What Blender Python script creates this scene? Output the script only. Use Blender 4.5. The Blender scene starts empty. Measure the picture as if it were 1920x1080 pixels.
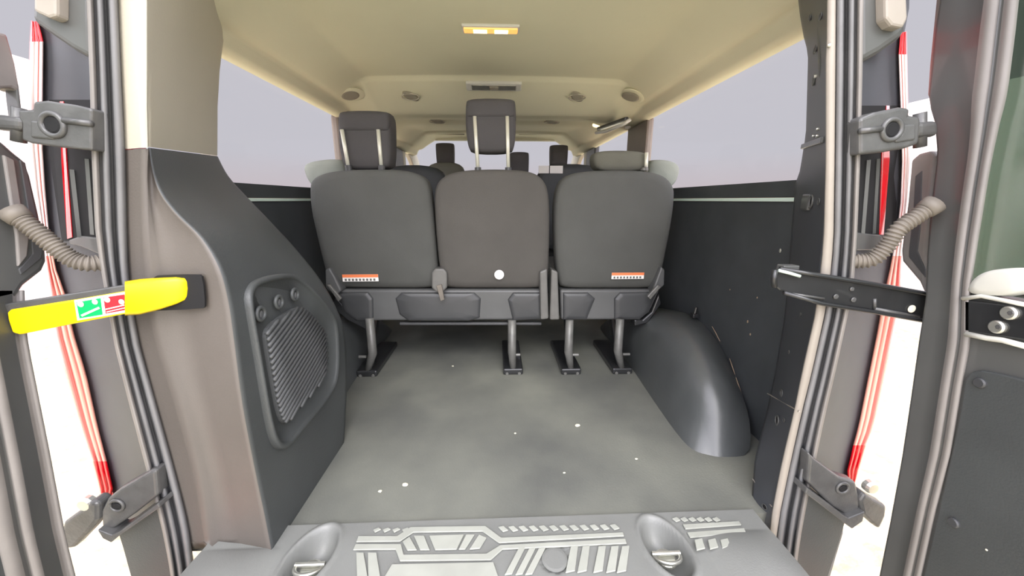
import bpy, bmesh, math, random
from mathutils import Vector, Matrix
random.seed(7)
SC = bpy.context.scene
COL = SC.collection
# ------------------------------------------------------------------ camera, world, exposure
FPX = 700.0                                   # focal length in pixels of the 1920 wide frame
PITCH = math.atan(165/FPX)
YAW = math.atan(30/FPX*math.cos(PITCH))
CAMH = 0.72                                   # camera height over the load floor (z = 0)
cam = bpy.data.cameras.new('camera')
cam.sensor_width = 36; cam.lens = FPX/1920*36; cam.clip_start = 0.02; cam.clip_end = 300
cam_o = bpy.data.objects.new('camera', cam); COL.objects.link(cam_o)
cam_o.location = (0, 0, CAMH)
cam_o.rotation_euler = (math.pi/2-PITCH, 0, -YAW)
SC.camera = cam_o
SC.view_settings.view_transform = 'Standard'
SC.view_settings.look = 'None'
SC.view_settings.gamma = 1
SC.view_settings.use_curve_mapping = False
SC.view_settings.exposure = 0.0
SC.cycles.max_bounces = 8
SC.cycles.diffuse_bounces = 5
SC.cycles.transparent_max_bounces = 16

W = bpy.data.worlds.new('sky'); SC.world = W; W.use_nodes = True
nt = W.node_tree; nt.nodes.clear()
def N(t, **k):
    n = nt.nodes.new(t)
    for a, b in k.items(): setattr(n, a, b)
    return n
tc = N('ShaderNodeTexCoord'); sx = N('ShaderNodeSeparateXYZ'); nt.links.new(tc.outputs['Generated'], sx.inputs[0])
# overcast sky: pale lavender ahead, a pinkish horizon, brightness added out of frame behind and beside the van to light the interior
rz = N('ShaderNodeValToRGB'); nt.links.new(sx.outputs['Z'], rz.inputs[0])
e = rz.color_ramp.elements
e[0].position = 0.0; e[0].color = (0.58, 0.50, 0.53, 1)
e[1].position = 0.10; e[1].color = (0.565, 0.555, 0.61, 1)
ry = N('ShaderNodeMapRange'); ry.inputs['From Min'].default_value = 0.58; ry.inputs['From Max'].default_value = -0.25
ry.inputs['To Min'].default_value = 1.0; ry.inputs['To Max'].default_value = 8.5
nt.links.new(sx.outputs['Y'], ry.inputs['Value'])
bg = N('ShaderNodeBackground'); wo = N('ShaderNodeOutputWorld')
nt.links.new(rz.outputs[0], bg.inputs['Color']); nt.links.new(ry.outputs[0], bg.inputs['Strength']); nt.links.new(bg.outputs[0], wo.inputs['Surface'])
sun = bpy.data.lights.new('sun', 'SUN'); sun.energy = 2.2; sun.angle = math.radians(35); sun.color = (1, .965, .9)
sun_o = bpy.data.objects.new('sun', sun); COL.objects.link(sun_o); sun_o.location = (0, -3, 6)
sun_o.rotation_euler = (math.radians(48), 0, math.radians(6))

# ------------------------------------------------------------------ helpers
def ray(px, py):
    """direction through a point of the 1920x1080 frame; measurements of the photo become points at a known distance"""
    u = px-960; v = py-540
    f = FPX*math.cos(PITCH)-v*math.sin(PITCH); up = -(v*math.cos(PITCH)+FPX*math.sin(PITCH))
    return Vector((f*math.sin(YAW)+u*math.cos(YAW), f*math.cos(YAW)-u*math.sin(YAW), up))
C0 = Vector((0, 0, CAMH))
def PX(px, py, x): r = ray(px, py); return C0+r*(x/r.x)
def PY(px, py, y): r = ray(px, py); return C0+r*(y/r.y)
def PZ(px, py, z): r = ray(px, py); return C0+r*((z-CAMH)/r.z)

def mat(name, col, rough=.6, metal=0, spec=.5, noise=None, bump=None, coat=0, emit=None, col2=None, voro=None):
    m = bpy.data.materials.new(name); m.use_nodes = True
    t = m.node_tree; b = t.nodes['Principled BSDF']
    c = tuple(col)+(1,)
    b.inputs['Base Color'].default_value = c; b.inputs['Roughness'].default_value = rough
    b.inputs['Metallic'].default_value = metal; b.inputs['Specular IOR Level'].default_value = spec
    b.inputs['Coat Weight'].default_value = coat
    tcn = t.nodes.new('ShaderNodeTexCoord')
    if noise:
        sc, amt = noise
        n = t.nodes.new('ShaderNodeTexNoise'); n.inputs['Scale'].default_value = sc; n.inputs['Detail'].default_value = 6
        t.links.new(tcn.outputs['Object'], n.inputs['Vector'])
        r = t.nodes.new('ShaderNodeValToRGB')
        c2 = tuple(col2)+(1,) if col2 else tuple(min(1, x*(1+amt)) for x in col)+(1,)
        r.color_ramp.elements[0].position = .35; r.color_ramp.elements[1].position = .7
        r.color_ramp.elements[0].color = tuple(x*(1-amt) for x in col)+(1,); r.color_ramp.elements[1].color = c2
        t.links.new(n.outputs['Fac'], r.inputs[0]); t.links.new(r.outputs[0], b.inputs['Base Color'])
    if bump:
        sc, st = bump
        n = t.nodes.new('ShaderNodeTexNoise'); n.inputs['Scale'].default_value = sc; n.inputs['Detail'].default_value = 3
        t.links.new(tcn.outputs['Object'], n.inputs['Vector'])
        bp = t.nodes.new('ShaderNodeBump'); bp.inputs['Strength'].default_value = st; bp.inputs['Distance'].default_value = .004
        t.links.new(n.outputs['Fac'], bp.inputs['Height']); t.links.new(bp.outputs[0], b.inputs['Normal'])
    if emit:
        b.inputs['Emission Color'].default_value = tuple(emit[0])+(1,); b.inputs['Emission Strength'].default_value = emit[1]
    return m
def glass_mat(name, tint, gl=.06, rough=.02):
    m = bpy.data.materials.new(name); m.use_nodes = True; t = m.node_tree; t.nodes.clear()
    o = t.nodes.new('ShaderNodeOutputMaterial'); mx = t.nodes.new('ShaderNodeMixShader'); tr = t.nodes.new('ShaderNodeBsdfTransparent')
    g = t.nodes.new('ShaderNodeBsdfGlossy'); tr.inputs[0].default_value = tuple(tint)+(1,); g.inputs['Roughness'].default_value = rough
    mx.inputs[0].default_value = gl; t.links.new(tr.outputs[0], mx.inputs[1]); t.links.new(g.outputs[0], mx.inputs[2]); t.links.new(mx.outputs[0], o.inputs[0])
    return m
M = dict(
    floor=mat('grey_rubber_floor', (.135, .14, .128), .62, noise=(3.2, .16), bump=(180, .15), col2=(.20, .205, .175)),
    sill=mat('grey_sill_plastic', (.195, .20, .19), .42, noise=(8, .06), bump=(300, .1)),
    tread=mat('worn_tread_shine', (.35, .36, .32), .5, noise=(14, .08)),  # worn ribs; their shine is put into the paler colour
    black=mat('black_grained_plastic', (.055, .060, .060), .45, noise=(6, .1), bump=(350, .15)),
    tan=mat('taupe_grained_plastic', (.115, .102, .090), .5, noise=(5, .06), bump=(300, .1)),
    beige=mat('beige_pillar_plastic', (.47, .44, .355), .55, noise=(4, .03), bump=(200, .06)),
    head=mat('beige_headliner_cloth', (.72, .70, .51), .9, noise=(3, .03), bump=(260, .1)),
    wall=mat('dark_grey_wall_board', (.045, .050, .054), .6, noise=(9, .12)),
    arch=mat('black_moulded_arch_plastic', (.075, .081, .081), .36, spec=.8, noise=(10, .1), bump=(60, .1)),
    paint=mat('dark_grey_painted_steel', (.085, .087, .083), .42, noise=(6, .1), coat=.2),
    pillar=mat('dark_pillar_paint', (.06, .064, .072), .45, noise=(7, .1)), jamb=mat('dark_blue_grey_jamb_plastic', (.05, .054, .062), .45, noise=(7, .1)),
    steel=mat('black_painted_steel', (.02, .021, .022), .32, noise=(20, .15), coat=.3),
    hinge=mat('grey_hinge_steel', (.10, .10, .098), .35, metal=.2, noise=(30, .15), bump=(90, .2)),
    bare=mat('bare_bright_metal', (.62, .62, .56), .3, metal=.8, noise=(30, .1)),
    post=mat('brushed_steel_post', (.72, .72, .62), .4, metal=.3),
    cream=mat('beige_flange_paint', (.31, .28, .24), .4, noise=(12, .06)),
    taupe=mat('taupe_rubber_lip', (.22, .205, .19), .5, noise=(12, .1)),
    rub=mat('black_rubber', (.075, .076, .078), .5, noise=(15, .1)),
    rubg=mat('grey_rubber', (.17, .17, .172), .45, noise=(15, .1)),
    boot=mat('dusty_taupe_rubber_hose', (.17, .15, .125), .6, noise=(20, .15)),
    seat=mat('charcoal_seat_back_cloth', (.084, .086, .080), .85, noise=(5, .08), bump=(500, .2)),
    seatb=mat('warm_charcoal_seat_back_cloth', (.088, .083, .075), .85, noise=(5, .08), bump=(500, .2)),
    foam=mat('sunlit_seat_cloth', (.24, .26, .225), .9, noise=(8, .08), bump=(300, .2)),
    hrest=mat('charcoal_head_restraint_cloth', (.068, .065, .067), .8, noise=(8, .06), bump=(400, .2)),
    olive=mat('olive_grey_head_restraint_cloth', (.13, .13, .105), .85, noise=(8, .06), bump=(400, .2)),
    shell=mat('dark_grey_seat_shell', (.052, .054, .056), .42, noise=(8, .1)),
    shellr=mat('grey_seat_shell_rib', (.095, .098, .098), .4, noise=(8, .1)),
    brk=mat('grey_seat_bracket', (.13, .128, .12), .45, noise=(20, .1)),
    leg=mat('grey_seat_leg_steel', (.15, .15, .14), .4, metal=.2, noise=(30, .15)),
    red=mat('red_car_paint', (.62, .012, .02), .22, coat=.8),
    lens=mat('red_lamp_lens', (.75, .004, .012), .12, coat=1),
    lenspale=mat('lamp_lens_pale_reflection', (.92, .72, .70), .15, coat=1),  # overexposed reflection on the red strip is put into this pale colour
    lenssal=mat('lamp_lens_salmon_reflection', (.85, .36, .28), .15, coat=1), lensred=mat('coral_lamp_lens', (.85, .16, .14), .15, coat=1),  # salmon carries the same reflection, painted weaker lower down
    yellow=mat('yellow_plastic_sleeve', (.92, .68, .0), .42, noise=(10, .03)),
    white=mat('white_label', (.85, .83, .80), .5), orange=mat('orange_label', (.85, .22, .08), .5),
    green=mat('green_sticker', (0, .42, .10), .4), redst=mat('red_sticker', (.72, .02, .03), .4),
    hole=mat('black_cavity', (.004, .004, .005), .8),
    brown=mat('brown_grey_pillar_trim', (.20, .165, .135), .5, noise=(5, .08)),
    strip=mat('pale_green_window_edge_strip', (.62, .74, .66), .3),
    lamp=mat('lit_amber_lamp_lens', (1, .62, .25), .4, emit=((1, .40, .08), 1.0)),
    bulb=mat('lit_warm_bulb', (1, .85, .5), .4, emit=((1, .80, .42), 3.0)),
    gravel=mat('cream_gravel', (.66, .615, .43), .9, noise=(16, .28), col2=(.84, .79, .56), bump=(60, .8)),
    render=mat('white_blowout_wall', (.85, .84, .84), .8, noise=(4, .02)),
    vent=mat('grey_beige_vent_plastic', (.30, .28, .22), .6), lampg=mat('pale_grey_lamp_housing', (.62, .62, .56), .35),
    crumb=mat('pale_crumb', (.8, .77, .62), .8, noise=(40, .1)), dirt=mat('tan_dirt', (.34, .25, .17), .9, noise=(60, .3)),
    grill=mat('dark_grey_ribbed_grille', (.07, .074, .075), .5),
    glass=glass_mat('clear_side_glass', (1, 1, 1), .012), glassd=glass_mat('dark_green_door_glass', (.34, .42, .35), .28, .22),
)

def root_loc(p):
    while p is not None and p.parent is not None: p = p.parent
    return Vector(p.location) if p is not None else Vector((0, 0, 0))
def link(name, me, parent=None, loc=None):
    o = bpy.data.objects.new(name, me); COL.objects.link(o)
    if parent is not None:
        o.parent = parent; off = root_loc(parent)
        me.transform(Matrix.Translation(-off))
    else:
        # origin at the centre of the base
        xs = [v.co for v in me.vertices]
        c = Vector(((min(v.x for v in xs)+max(v.x for v in xs))/2, (min(v.y for v in xs)+max(v.y for v in xs))/2, min(v.z for v in xs)))
        me.transform(Matrix.Translation(-c)); o.location = c
    return o
def mesh(name, vs, fs, m, parent=None, smooth=False, idx=None, bevel=0, seg=2, subd=0, solid=0, auto=None):
    bm = bmesh.new()
    bv = [bm.verts.new(v) for v in vs]
    for i, f in enumerate(fs):
        try:
            q = bm.faces.new([bv[k] for k in f])
            if idx: q.material_index = idx[i]
            q.smooth = smooth
        except ValueError: pass
    bmesh.ops.remove_doubles(bm, verts=bm.verts, dist=1e-6)
    bmesh.ops.recalc_face_normals(bm, faces=bm.faces)
    me = bpy.data.meshes.new(name); bm.to_mesh(me); bm.free()
    for k in (m if isinstance(m, list) else [m]): me.materials.append(k)
    o = link(name, me, parent)
    if solid:
        s = o.modifiers.new('thick', 'SOLIDIFY'); s.thickness = abs(solid); s.offset = 1 if solid > 0 else -1
    if bevel:
        b = o.modifiers.new('bevel', 'BEVEL'); b.width = bevel; b.segments = seg; b.limit_method = 'ANGLE'; b.angle_limit = math.radians(35)
    if subd:
        s = o.modifiers.new('sub', 'SUBSURF'); s.levels = subd; s.render_levels = subd
    return o
class MB:
    def __init__(s): s.v = []; s.f = []; s.i = []; s.marks = []
    def add(s, v, f, k=0):
        n = len(s.v); s.v += [Vector(p) for p in v]; s.f += [tuple(a+n for a in q) for q in f]; s.i += [k]*len(f); s.marks.append((len(s.v), len(s.f))); return s
    def box(s, a, b, k=0):
        x0, y0, z0 = a; x1, y1, z1 = b
        v = [(x0, y0, z0), (x1, y0, z0), (x1, y1, z0), (x0, y1, z0), (x0, y0, z1), (x1, y0, z1), (x1, y1, z1), (x0, y1, z1)]
        return s.add(v, [(0, 3, 2, 1), (4, 5, 6, 7), (0, 1, 5, 4), (1, 2, 6, 5), (2, 3, 7, 6), (3, 0, 4, 7)], k)
    def obox(s, c, ax, ay, az, k=0):                       # box with half-axes
        c, ax, ay, az = map(Vector, (c, ax, ay, az)); v = []
        for z in (-1, 1):
            for (x, y) in ((-1, -1), (1, -1), (1, 1), (-1, 1)): v.append(c+ax*x+ay*y+az*z)
        return s.add(v, [(0, 3, 2, 1), (4, 5, 6, 7), (0, 1, 5, 4), (1, 2, 6, 5), (2, 3, 7, 6), (3, 0, 4, 7)], k)
    def bar(s, a, b, w, h, up=(0, 0, 1), k=0):
        a = Vector(a); b = Vector(b); d = b-a; side = d.cross(Vector(up))
        if side.length < 1e-6: side = d.cross(Vector((0, 1, 0)))
        side.normalize(); u2 = side.cross(d).normalized()
        return s.obox((a+b)/2, d/2, side*w/2, u2*h/2, k)
    def prism(s, poly, ext, k=0):
        ext = Vector(ext); n = len(poly); v = [Vector(p) for p in poly]+[Vector(p)+ext for p in poly]
        f = [tuple(range(n))[::-1], tuple(range(n, 2*n))]+[(i, (i+1) % n, n+(i+1) % n, n+i) for i in range(n)]
        return s.add(v, f, k)
    def tube(s, path, r, seg=12, k=0, cap=True, closed=False):
        path = [Vector(p) for p in path]; n = len(path); rs = r if isinstance(r, (list, tuple)) else [r]*n
        rings = []; prev = None
        for i, p in enumerate(path):
            if closed: d = path[(i+1) % n]-path[i-1]
            else: d = path[min(i+1, n-1)]-path[max(i-1, 0)]
            d.normalize()
            if prev is None:
                a = d.orthogonal().normalized()
            else:
                a = (prev-d*prev.dot(d)).normalized()
            prev = a; b = d.cross(a)
            rings.append([p+(a*math.cos(t)+b*math.sin(t))*rs[i] for t in [2*math.pi*j/seg for j in range(seg)]])
        v = [q for R in rings for q in R]; f = []
        for i in range(n if closed else n-1):
            o = ((i+1) % n)*seg
            for j in range(seg): f.append((i*seg+j, i*seg+(j+1) % seg, o+(j+1) % seg, o+j))
        if cap and not closed: f += [tuple(range(seg))[::-1], tuple(range((n-1)*seg, n*seg))]
        return s.add(v, f, k)
    def disc(s, c, nrm, r, t, seg=20, k=0, ry=None):
        c = Vector(c); nrm = Vector(nrm).normalized(); a = nrm.orthogonal().normalized()
        if abs(nrm.z) < .9: a = nrm.cross(Vector((0, 0, 1))).normalized()
        b = nrm.cross(a); ry = ry or r
        v = []
        for (rr, h) in ((1, 0), (1, t*.6), (.8, t)):
            v += [c+nrm*h+(a*math.cos(q)*r+b*math.sin(q)*ry)*rr for q in [2*math.pi*j/seg for j in range(seg)]]
        f = [tuple(range(seg))[::-1], tuple(range(2*seg, 3*seg))]
        for i in range(2):
            for j in range(seg): f.append((i*seg+j, i*seg+(j+1) % seg, (i+1)*seg+(j+1) % seg, (i+1)*seg+j))
        return s.add(v, f, k)
    def torus(s, c, nrm, R, r, seg=28, k=0, sy=1.0, rs=8):
        c = Vector(c); nrm = Vector(nrm).normalized(); a = nrm.cross(Vector((0, 0, 1)))
        if a.length < .1: a = Vector((1, 0, 0))
        a.normalize(); b = nrm.cross(a)
        return s.tube([c+(a*math.cos(q)+b*math.sin(q)*sy)*R for q in [2*math.pi*j/seg for j in range(seg)]], r, rs, k, closed=True)
    def loft(s, rows, ks=None, closed=False):
        n = len(rows[0]); v = [Vector(p) for r in rows for p in r]; base = len(s.v); s.v += v
        for i in range(len(rows)-1):
            for j in range(n if closed else n-1):
                j2 = (j+1) % n
                s.f.append((base+i*n+j, base+i*n+j2, base+(i+1)*n+j2, base+(i+1)*n+j)); s.i.append(ks[j] if ks else 0)
        return s
    def each(s, name, m, parent=None, label=None, **kw):
        out = []
        for a, b, fa, fb in s.cuts():
            q = MB(); q.v = s.v[a:b]; q.f = [tuple(k-a for k in f) for f in s.f[fa:fb]]; q.i = s.i[fa:fb]
            o = q.build(name, m, parent, **kw); out.append(o)
            if label: o['label'] = label
        return out
    def cuts(s):
        # pieces are added one after the other and share no vertices
        out = []; a = fa = 0
        for k in s.marks: out.append((a, k[0], fa, k[1])); a, fa = k
        return out
    def build(s, name, m, parent=None, **kw):
        return mesh(name, s.v, s.f, m, parent, idx=s.i, **kw)
def smooth_poly(pts, n=3):
    """closed polygon -> rounded closed polygon (Chaikin)"""
    for _ in range(n):
        out = []
        for i in range(len(pts)):
            a = pts[i]; b = pts[(i+1) % len(pts)]
            out.append(tuple(a[k]*.75+b[k]*.25 for k in range(len(a)))); out.append(tuple(a[k]*.25+b[k]*.75 for k in range(len(a))))
        pts = out
    return pts
def spline(pts, n=6):
    """open Catmull-Rom through tuples"""
    P = [Vector(p) if len(p) < 5 else p for p in pts]; out = []
    for i in range(len(P)-1):
        p0 = P[max(i-1, 0)]; p1 = P[i]; p2 = P[i+1]; p3 = P[min(i+2, len(P)-1)]
        for k in range(n):
            t = k/n
            out.append(.5*((2*p1)+(p2-p0)*t+(2*p0-5*p1+4*p2-p3)*t*t+(3*p1-p0-3*p2+p3)*t*t*t))
    out.append(P[-1]); return out
def interp(tab, y):
    """tab: rows (y, a, b, ...) sorted; linear interpolation"""
    if y <= tab[0][0]: return tab[0][1:]
    for p, q in zip(tab, tab[1:]):
        if y <= q[0]:
            t = (y-p[0])/(q[0]-p[0]); return tuple(p[k]*(1-t)+q[k]*t for k in range(1, len(p)))
    return tab[-1][1:]
def pillow(outline, nrm, thick, rings=((0, -.010), (.55, -.008), (.86, -.003), (.95, .003), (.99, .014), (1, .03)), back=.96):
    """rounded pad: outline of 3-d points on its near face, thick along nrm (away from the viewer)"""
    mb = MB(); nrm = Vector(nrm).normalized(); c = sum(outline, Vector())/len(outline); n = len(outline)
    rows = []
    for sc, d in rings:
        rows.append([c+(p-c)*max(sc, .001)+nrm*d for p in outline])
    rows.append([c+(p-c)*1.0+nrm*(thick*.7) for p in outline]); rows.append([c+(p-c)*back+nrm*thick for p in outline]); rows.append([c+(p-c)*.001+nrm*thick for p in outline])
    mb.loft(rows, closed=True); return mb
def tag(o, label, cat, group=None, kind=None):
    if label: o['label'] = label
    if cat: o['category'] = cat
    if group: o['group'] = group
    if kind: o['kind'] = kind
    return o
def thing(name, label, cat, loc, group=None):
    o = bpy.data.objects.new(name, None); COL.objects.link(o); o.location = loc; o.empty_display_size = .1
    return tag(o, label, cat, group)
def struct(o, label=None):
    o['kind'] = 'structure'
    if label: o['label'] = label
    return o
def lab(o, s): o['label'] = s; return o

# ------------------------------------------------------------------ the place: ground, wall, van shell
struct(mesh('ground', [(-60, -30, -.56), (60, -30, -.56), (60, 90, -.56), (-60, 90, -.56)], [(0, 1, 2, 3)], M['gravel']), 'cream gravel ground around the van')
for s, nm in ((-1, 'wall_left_blowout'), (1, 'wall_right_blowout')):
    struct(MB().box((s*4.2-.08, -3, -.56), (s*4.2+.08, 4.2, 1.93 if s < 0 else 1.66)).build(nm, M['render']), 'white wall put in for the blown-out gap beside the van')  # walls put in where the gaps beside the doors are blown out white

# load floor
FL = [(-.8, .66), (.8, .66), (.8, 4.2), (-.8, 4.2)]
struct(MB().box((-.80, .712, -.05), (.80, 4.3, 0)).build('floor', M['floor']), 'grey rubber load floor of the van')

# headliner: a profiled surface
prof_y = [(.66, 1.25), (1.0, 1.255), (1.4, 1.257), (1.80, 1.252), (1.812, 1.250), (1.825, 1.238), (1.84, 1.232), (2.04, 1.150), (2.06, 1.143), (2.08, 1.142), (2.16, 1.146), (2.5, 1.205), (2.53, 1.198), (2.56, 1.19), (2.62, 1.192), (2.8, 1.215), (3.2, 1.262), (3.22, 1.252), (3.28, 1.25), (3.55, 1.295), (3.7, 1.30), (3.8, 1.29)]
def zsec(x, zc, y):
    ax = abs(x); edge = 1.125
    t = [(0, 0), (.30, .002), (.53, .008), (.56, .012), (.585, .022), (.69, .076), (.705, .080), (.725, .083), (.735, .090), (.75, .115), (.80, .127)]
    for (a, b), (c, d) in zip(t, t[1:]):
        if ax <= c:
            k = (ax-a)/(c-a); q = b+(d-b)*k; return zc-(zc-edge)*(q/.127)
    return edge
xs = [0, .12, .25, .35, .45, .5, .53, .545, .56, .57, .585, .60, .63, .66, .69, .697, .705, .715, .725, .73, .735, .75, .775, .80]
xs = [-x for x in xs[:0:-1]]+xs
ys = []
for (a, za), (b, zb) in zip(prof_y, prof_y[1:]):
    n = max(1, int((b-a)/.04)+1)
    for k in range(n): ys.append((a+(b-a)*k/n, za+(zb-za)*k/n))
ys.append(prof_y[-1])
rows = []
for y, zc in ys:
    r = []; fx = min(.80, .70+(y-.66)*.33)/.80
    for x in xs:
        x = x*fx
        # the drop of the bridge runs diagonally towards the windows
        dy = max(0, abs(x)-.58)*1.15
        zz = interp([(a, b) for a, b in prof_y], y-dy)[0] if y > 1.5 else zc
        z = zsec(x, zz, y)
        r.append(Vector((x, y, z)))
    rows.append(r)
struct(MB().loft(rows).build('ceiling', M['head'], smooth=True, solid=.015), 'beige cloth headliner of the van')
# roof skin
struct(MB().box((-.72, .665, 1.262), (.72, .745, 1.335)).build('trim_6', M['paint'], bevel=.012), 'painted header across the top of the rear opening')
struct(MB().box((-.86, 1.0, 1.315), (.86, 3.8, 1.335)).box((-.72, .70, 1.318), (.72, 1.0, 1.335)).build('roof', M['red']), 'red painted roof skin')

# side walls with window openings (inner board, outer red skin)
ZB, ZT = .772, 1.125
WIN = [(1.02, 2.06), (2.36, 3.12), (3.50, 4.15)]
for s, side in ((-1, 'left'), (1, 'right')):
    X0 = s*.80; X1 = s*.812
    mb = MB()
    xa, xb = min(X0, X1), max(X0, X1)
    mb.box((xa, .80, -.05), (xb, 4.35, .715))
    struct(mb.build('wall_'+side, M['wall']), 'dark grey board on the %s wall of the load space' % side)
    mb = MB(); xa, xb = sorted((s*.800, s*.83))
    mb.box((xa, .80, .7275), (xb, 4.35, ZB))
    struct(mb.build('trim_%d' % (1 if s < 0 else 2), M['wall']), 'black window ledge on the %s side' % side)
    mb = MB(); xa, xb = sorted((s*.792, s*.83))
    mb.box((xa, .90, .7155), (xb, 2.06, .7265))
    struct(mb.build('trim_%d' % (3 if s < 0 else 4), M['strip'], bevel=.002), 'trim strip with its highlight put into the pale colour, under the %s window' % side)  # highlight along the window trim is put into the strip's pale colour
    # outer skin
    mb = MB(); xa, xb = sorted((s*.832, s*.87))
    mb.box((xa, 1.0, -.32), (xb, 4.4, ZB-.004)); mb.box((xa, 1.0, 1.165), (xb, 3.85, 1.33))
    
    struct(mb.build('body_side_'+side, M['red']), 'red outer body side, %s' % side)
    mb = MB(); mb.box((xa, 2.27, ZB-.004), (xb, 2.33, 1.165)); mb.box((xa, 3.42, ZB-.004), (xb, 3.47, 1.165)); struct(mb.build('body_pillars_'+side, M['rub']), 'black window pillars outside, %s' % side)
    # glass
    for k, (a, b) in enumerate(WIN):
        xa, xb = sorted((s*.816, s*.820))
        mb = MB()
        if k == 2:
            mb.prism([Vector((xa, a, ZB)), Vector((xa, b, ZB)), Vector((xa, b-.15, ZB+.16)), Vector((xa, a+.16, ZT)), Vector((xa, a, ZT))], (.004, 0, 0))
        else: mb.box((xa, a-.02, ZB-.01), (xb, b+.02, ZT+.01))
        w = struct(mb.build('window_%d' % (k+1+(3 if s > 0 else 0)), M['glass']), ['rear', 'middle', 'front'][k]+' side window glass on the %s' % side)
    # inner pillars between the windows
    xa, xb = sorted((s*.79, s*.83))
    col = 'brown'
    struct(MB().box((xa, 2.06, .70), (xb, 2.36, 1.14)).build('pillar_c_'+side, M[col], bevel=.012), 'brown grey pillar behind the rear %s window' % side)
    mb = MB(); mb.box((xa, 3.12, .70), (xb, 3.40, 1.16)); struct(mb.build('pillar_b_'+side, M['shell'], bevel=.012), 'dark door pillar on the %s' % side)
    mb = MB(); mb.box((xa, 3.40, .70), (xb, 3.50, 1.2)); struct(mb.build('pillar_b_trim_'+side, M['beige'], bevel=.01), 'beige pillar trim beside the front %s window' % side)
    # windscreen pillar, leaning
    mb = MB(); mb.prism([Vector((xa, 3.62, ZT)), Vector((xa, 3.80, 1.30)), Vector((xa, 4.6, .74)), Vector((xa, 4.4, .70)), Vector((xa, 4.15, ZB+.06)), Vector((xa, 3.95, ZB+.2)), Vector((xa, 3.72, ZB+.32))], (xb-xa+s*0, 0, 0))
    struct(mb.build('pillar_a_'+side, M['beige'], bevel=.006), 'beige windscreen pillar on the %s' % side)
# windscreen
struct(mesh('window_7', [(-.79, 3.80, 1.285), (.79, 3.80, 1.285), (.79, 4.65, .70), (-.79, 4.65, .70)], [(0, 1, 2, 3)], M['glass'], solid=.005), 'front windscreen glass')
struct(MB().box((-.79, 3.76, 1.27), (.79, 3.84, 1.315)).build('trim_5', M['head'], bevel=.02), 'beige header over the windscreen')
struct(MB().box((-.79, 4.1, .35), (.79, 4.66, .70)).build('dashboard', M['shell'], bevel=.04), 'dark dashboard')
struct(MB().box((-.80, 4.30, -.05), (.80, 4.36, .40)).build('wall_front', M['wall']), 'dark bulkhead under the dashboard')

# ------------------------------------------------------------------ luggage area trim on the left
tr = thing('side_trim_panel', 'moulded black and taupe side trim with a ribbed grille and beige upper half, left of the load floor', 'trim panel', (-.62, .8, 0))
XR = [  # ridge px, ridge x ; front px, front x
    ((510, 1037), -.475, (645, 832), -.470), ((497, 970), -.475, (648, 780), -.470), ((480, 890), -.475, (650, 735), -.470), ((455, 760), -.473, (650, 672), -.470), ((439, 640), -.472, (645, 622), -.470),
    ((428, 565), -.472, (633, 583), -.474), ((411, 503), -.478, (603, 528), -.50), ((378, 447), -.505, (556, 468), -.56), ((333, 403), -.54, (506, 414), -.63),
    ((303, 365), -.565, (462, 368), -.70), ((287, 325), -.58, (428, 330), -.73), ((279, 277), -.585, (408, 293), -.745)]
SEALR = [(0, 222, 276), (150, 228, 277), (277, 236, 279), (325, 237, 276), (430, 238, 279), (560, 245, 290), (640, 260, 306), (760, 292, 345), (890, 329, 378), (970, 350, 390), (1037, 362, 400)]
rows = []
for (rp, rx, fp, fx) in XR:
    sl, cr = interp(SEALR, rp[1]); y = rp[1]
    R = PX(rp[0], rp[1], rx); Fp = PX(fp[0], fp[1], fx)
    a0 = PY(sl-6, y+4, .700); a1 = PY(sl+6, y+4, .690); 
    cr = min(cr, rp[0]-1)
    yc = min(R.y, .685)
    c1 = PY(cr-(cr-sl)*.35, y+2, .688); c2 = PY(cr, y+2, .668)
    w = rp[0]-cr
    c3 = PY(cr+w*.12, y+1, .680); c4 = PY(cr+w*.5, y+1, .5*(.684+R.y)+.004); c5 = PY(rp[0]-w*.08-1, y, R.y+.006)
    d = Fp-R
    r = [a0, a1, c1, c2, c3, c4, c5, R, R+d*.03, R+d*.25, R+d*.5, R+d*.75, R+d*.96, Fp, Fp+Vector((-.012, .012, 0)), Fp+Vector((-.06, .02, 0)), Vector((-.80, Fp.y+.02, Fp.z))]
    rows.append(r)
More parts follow.
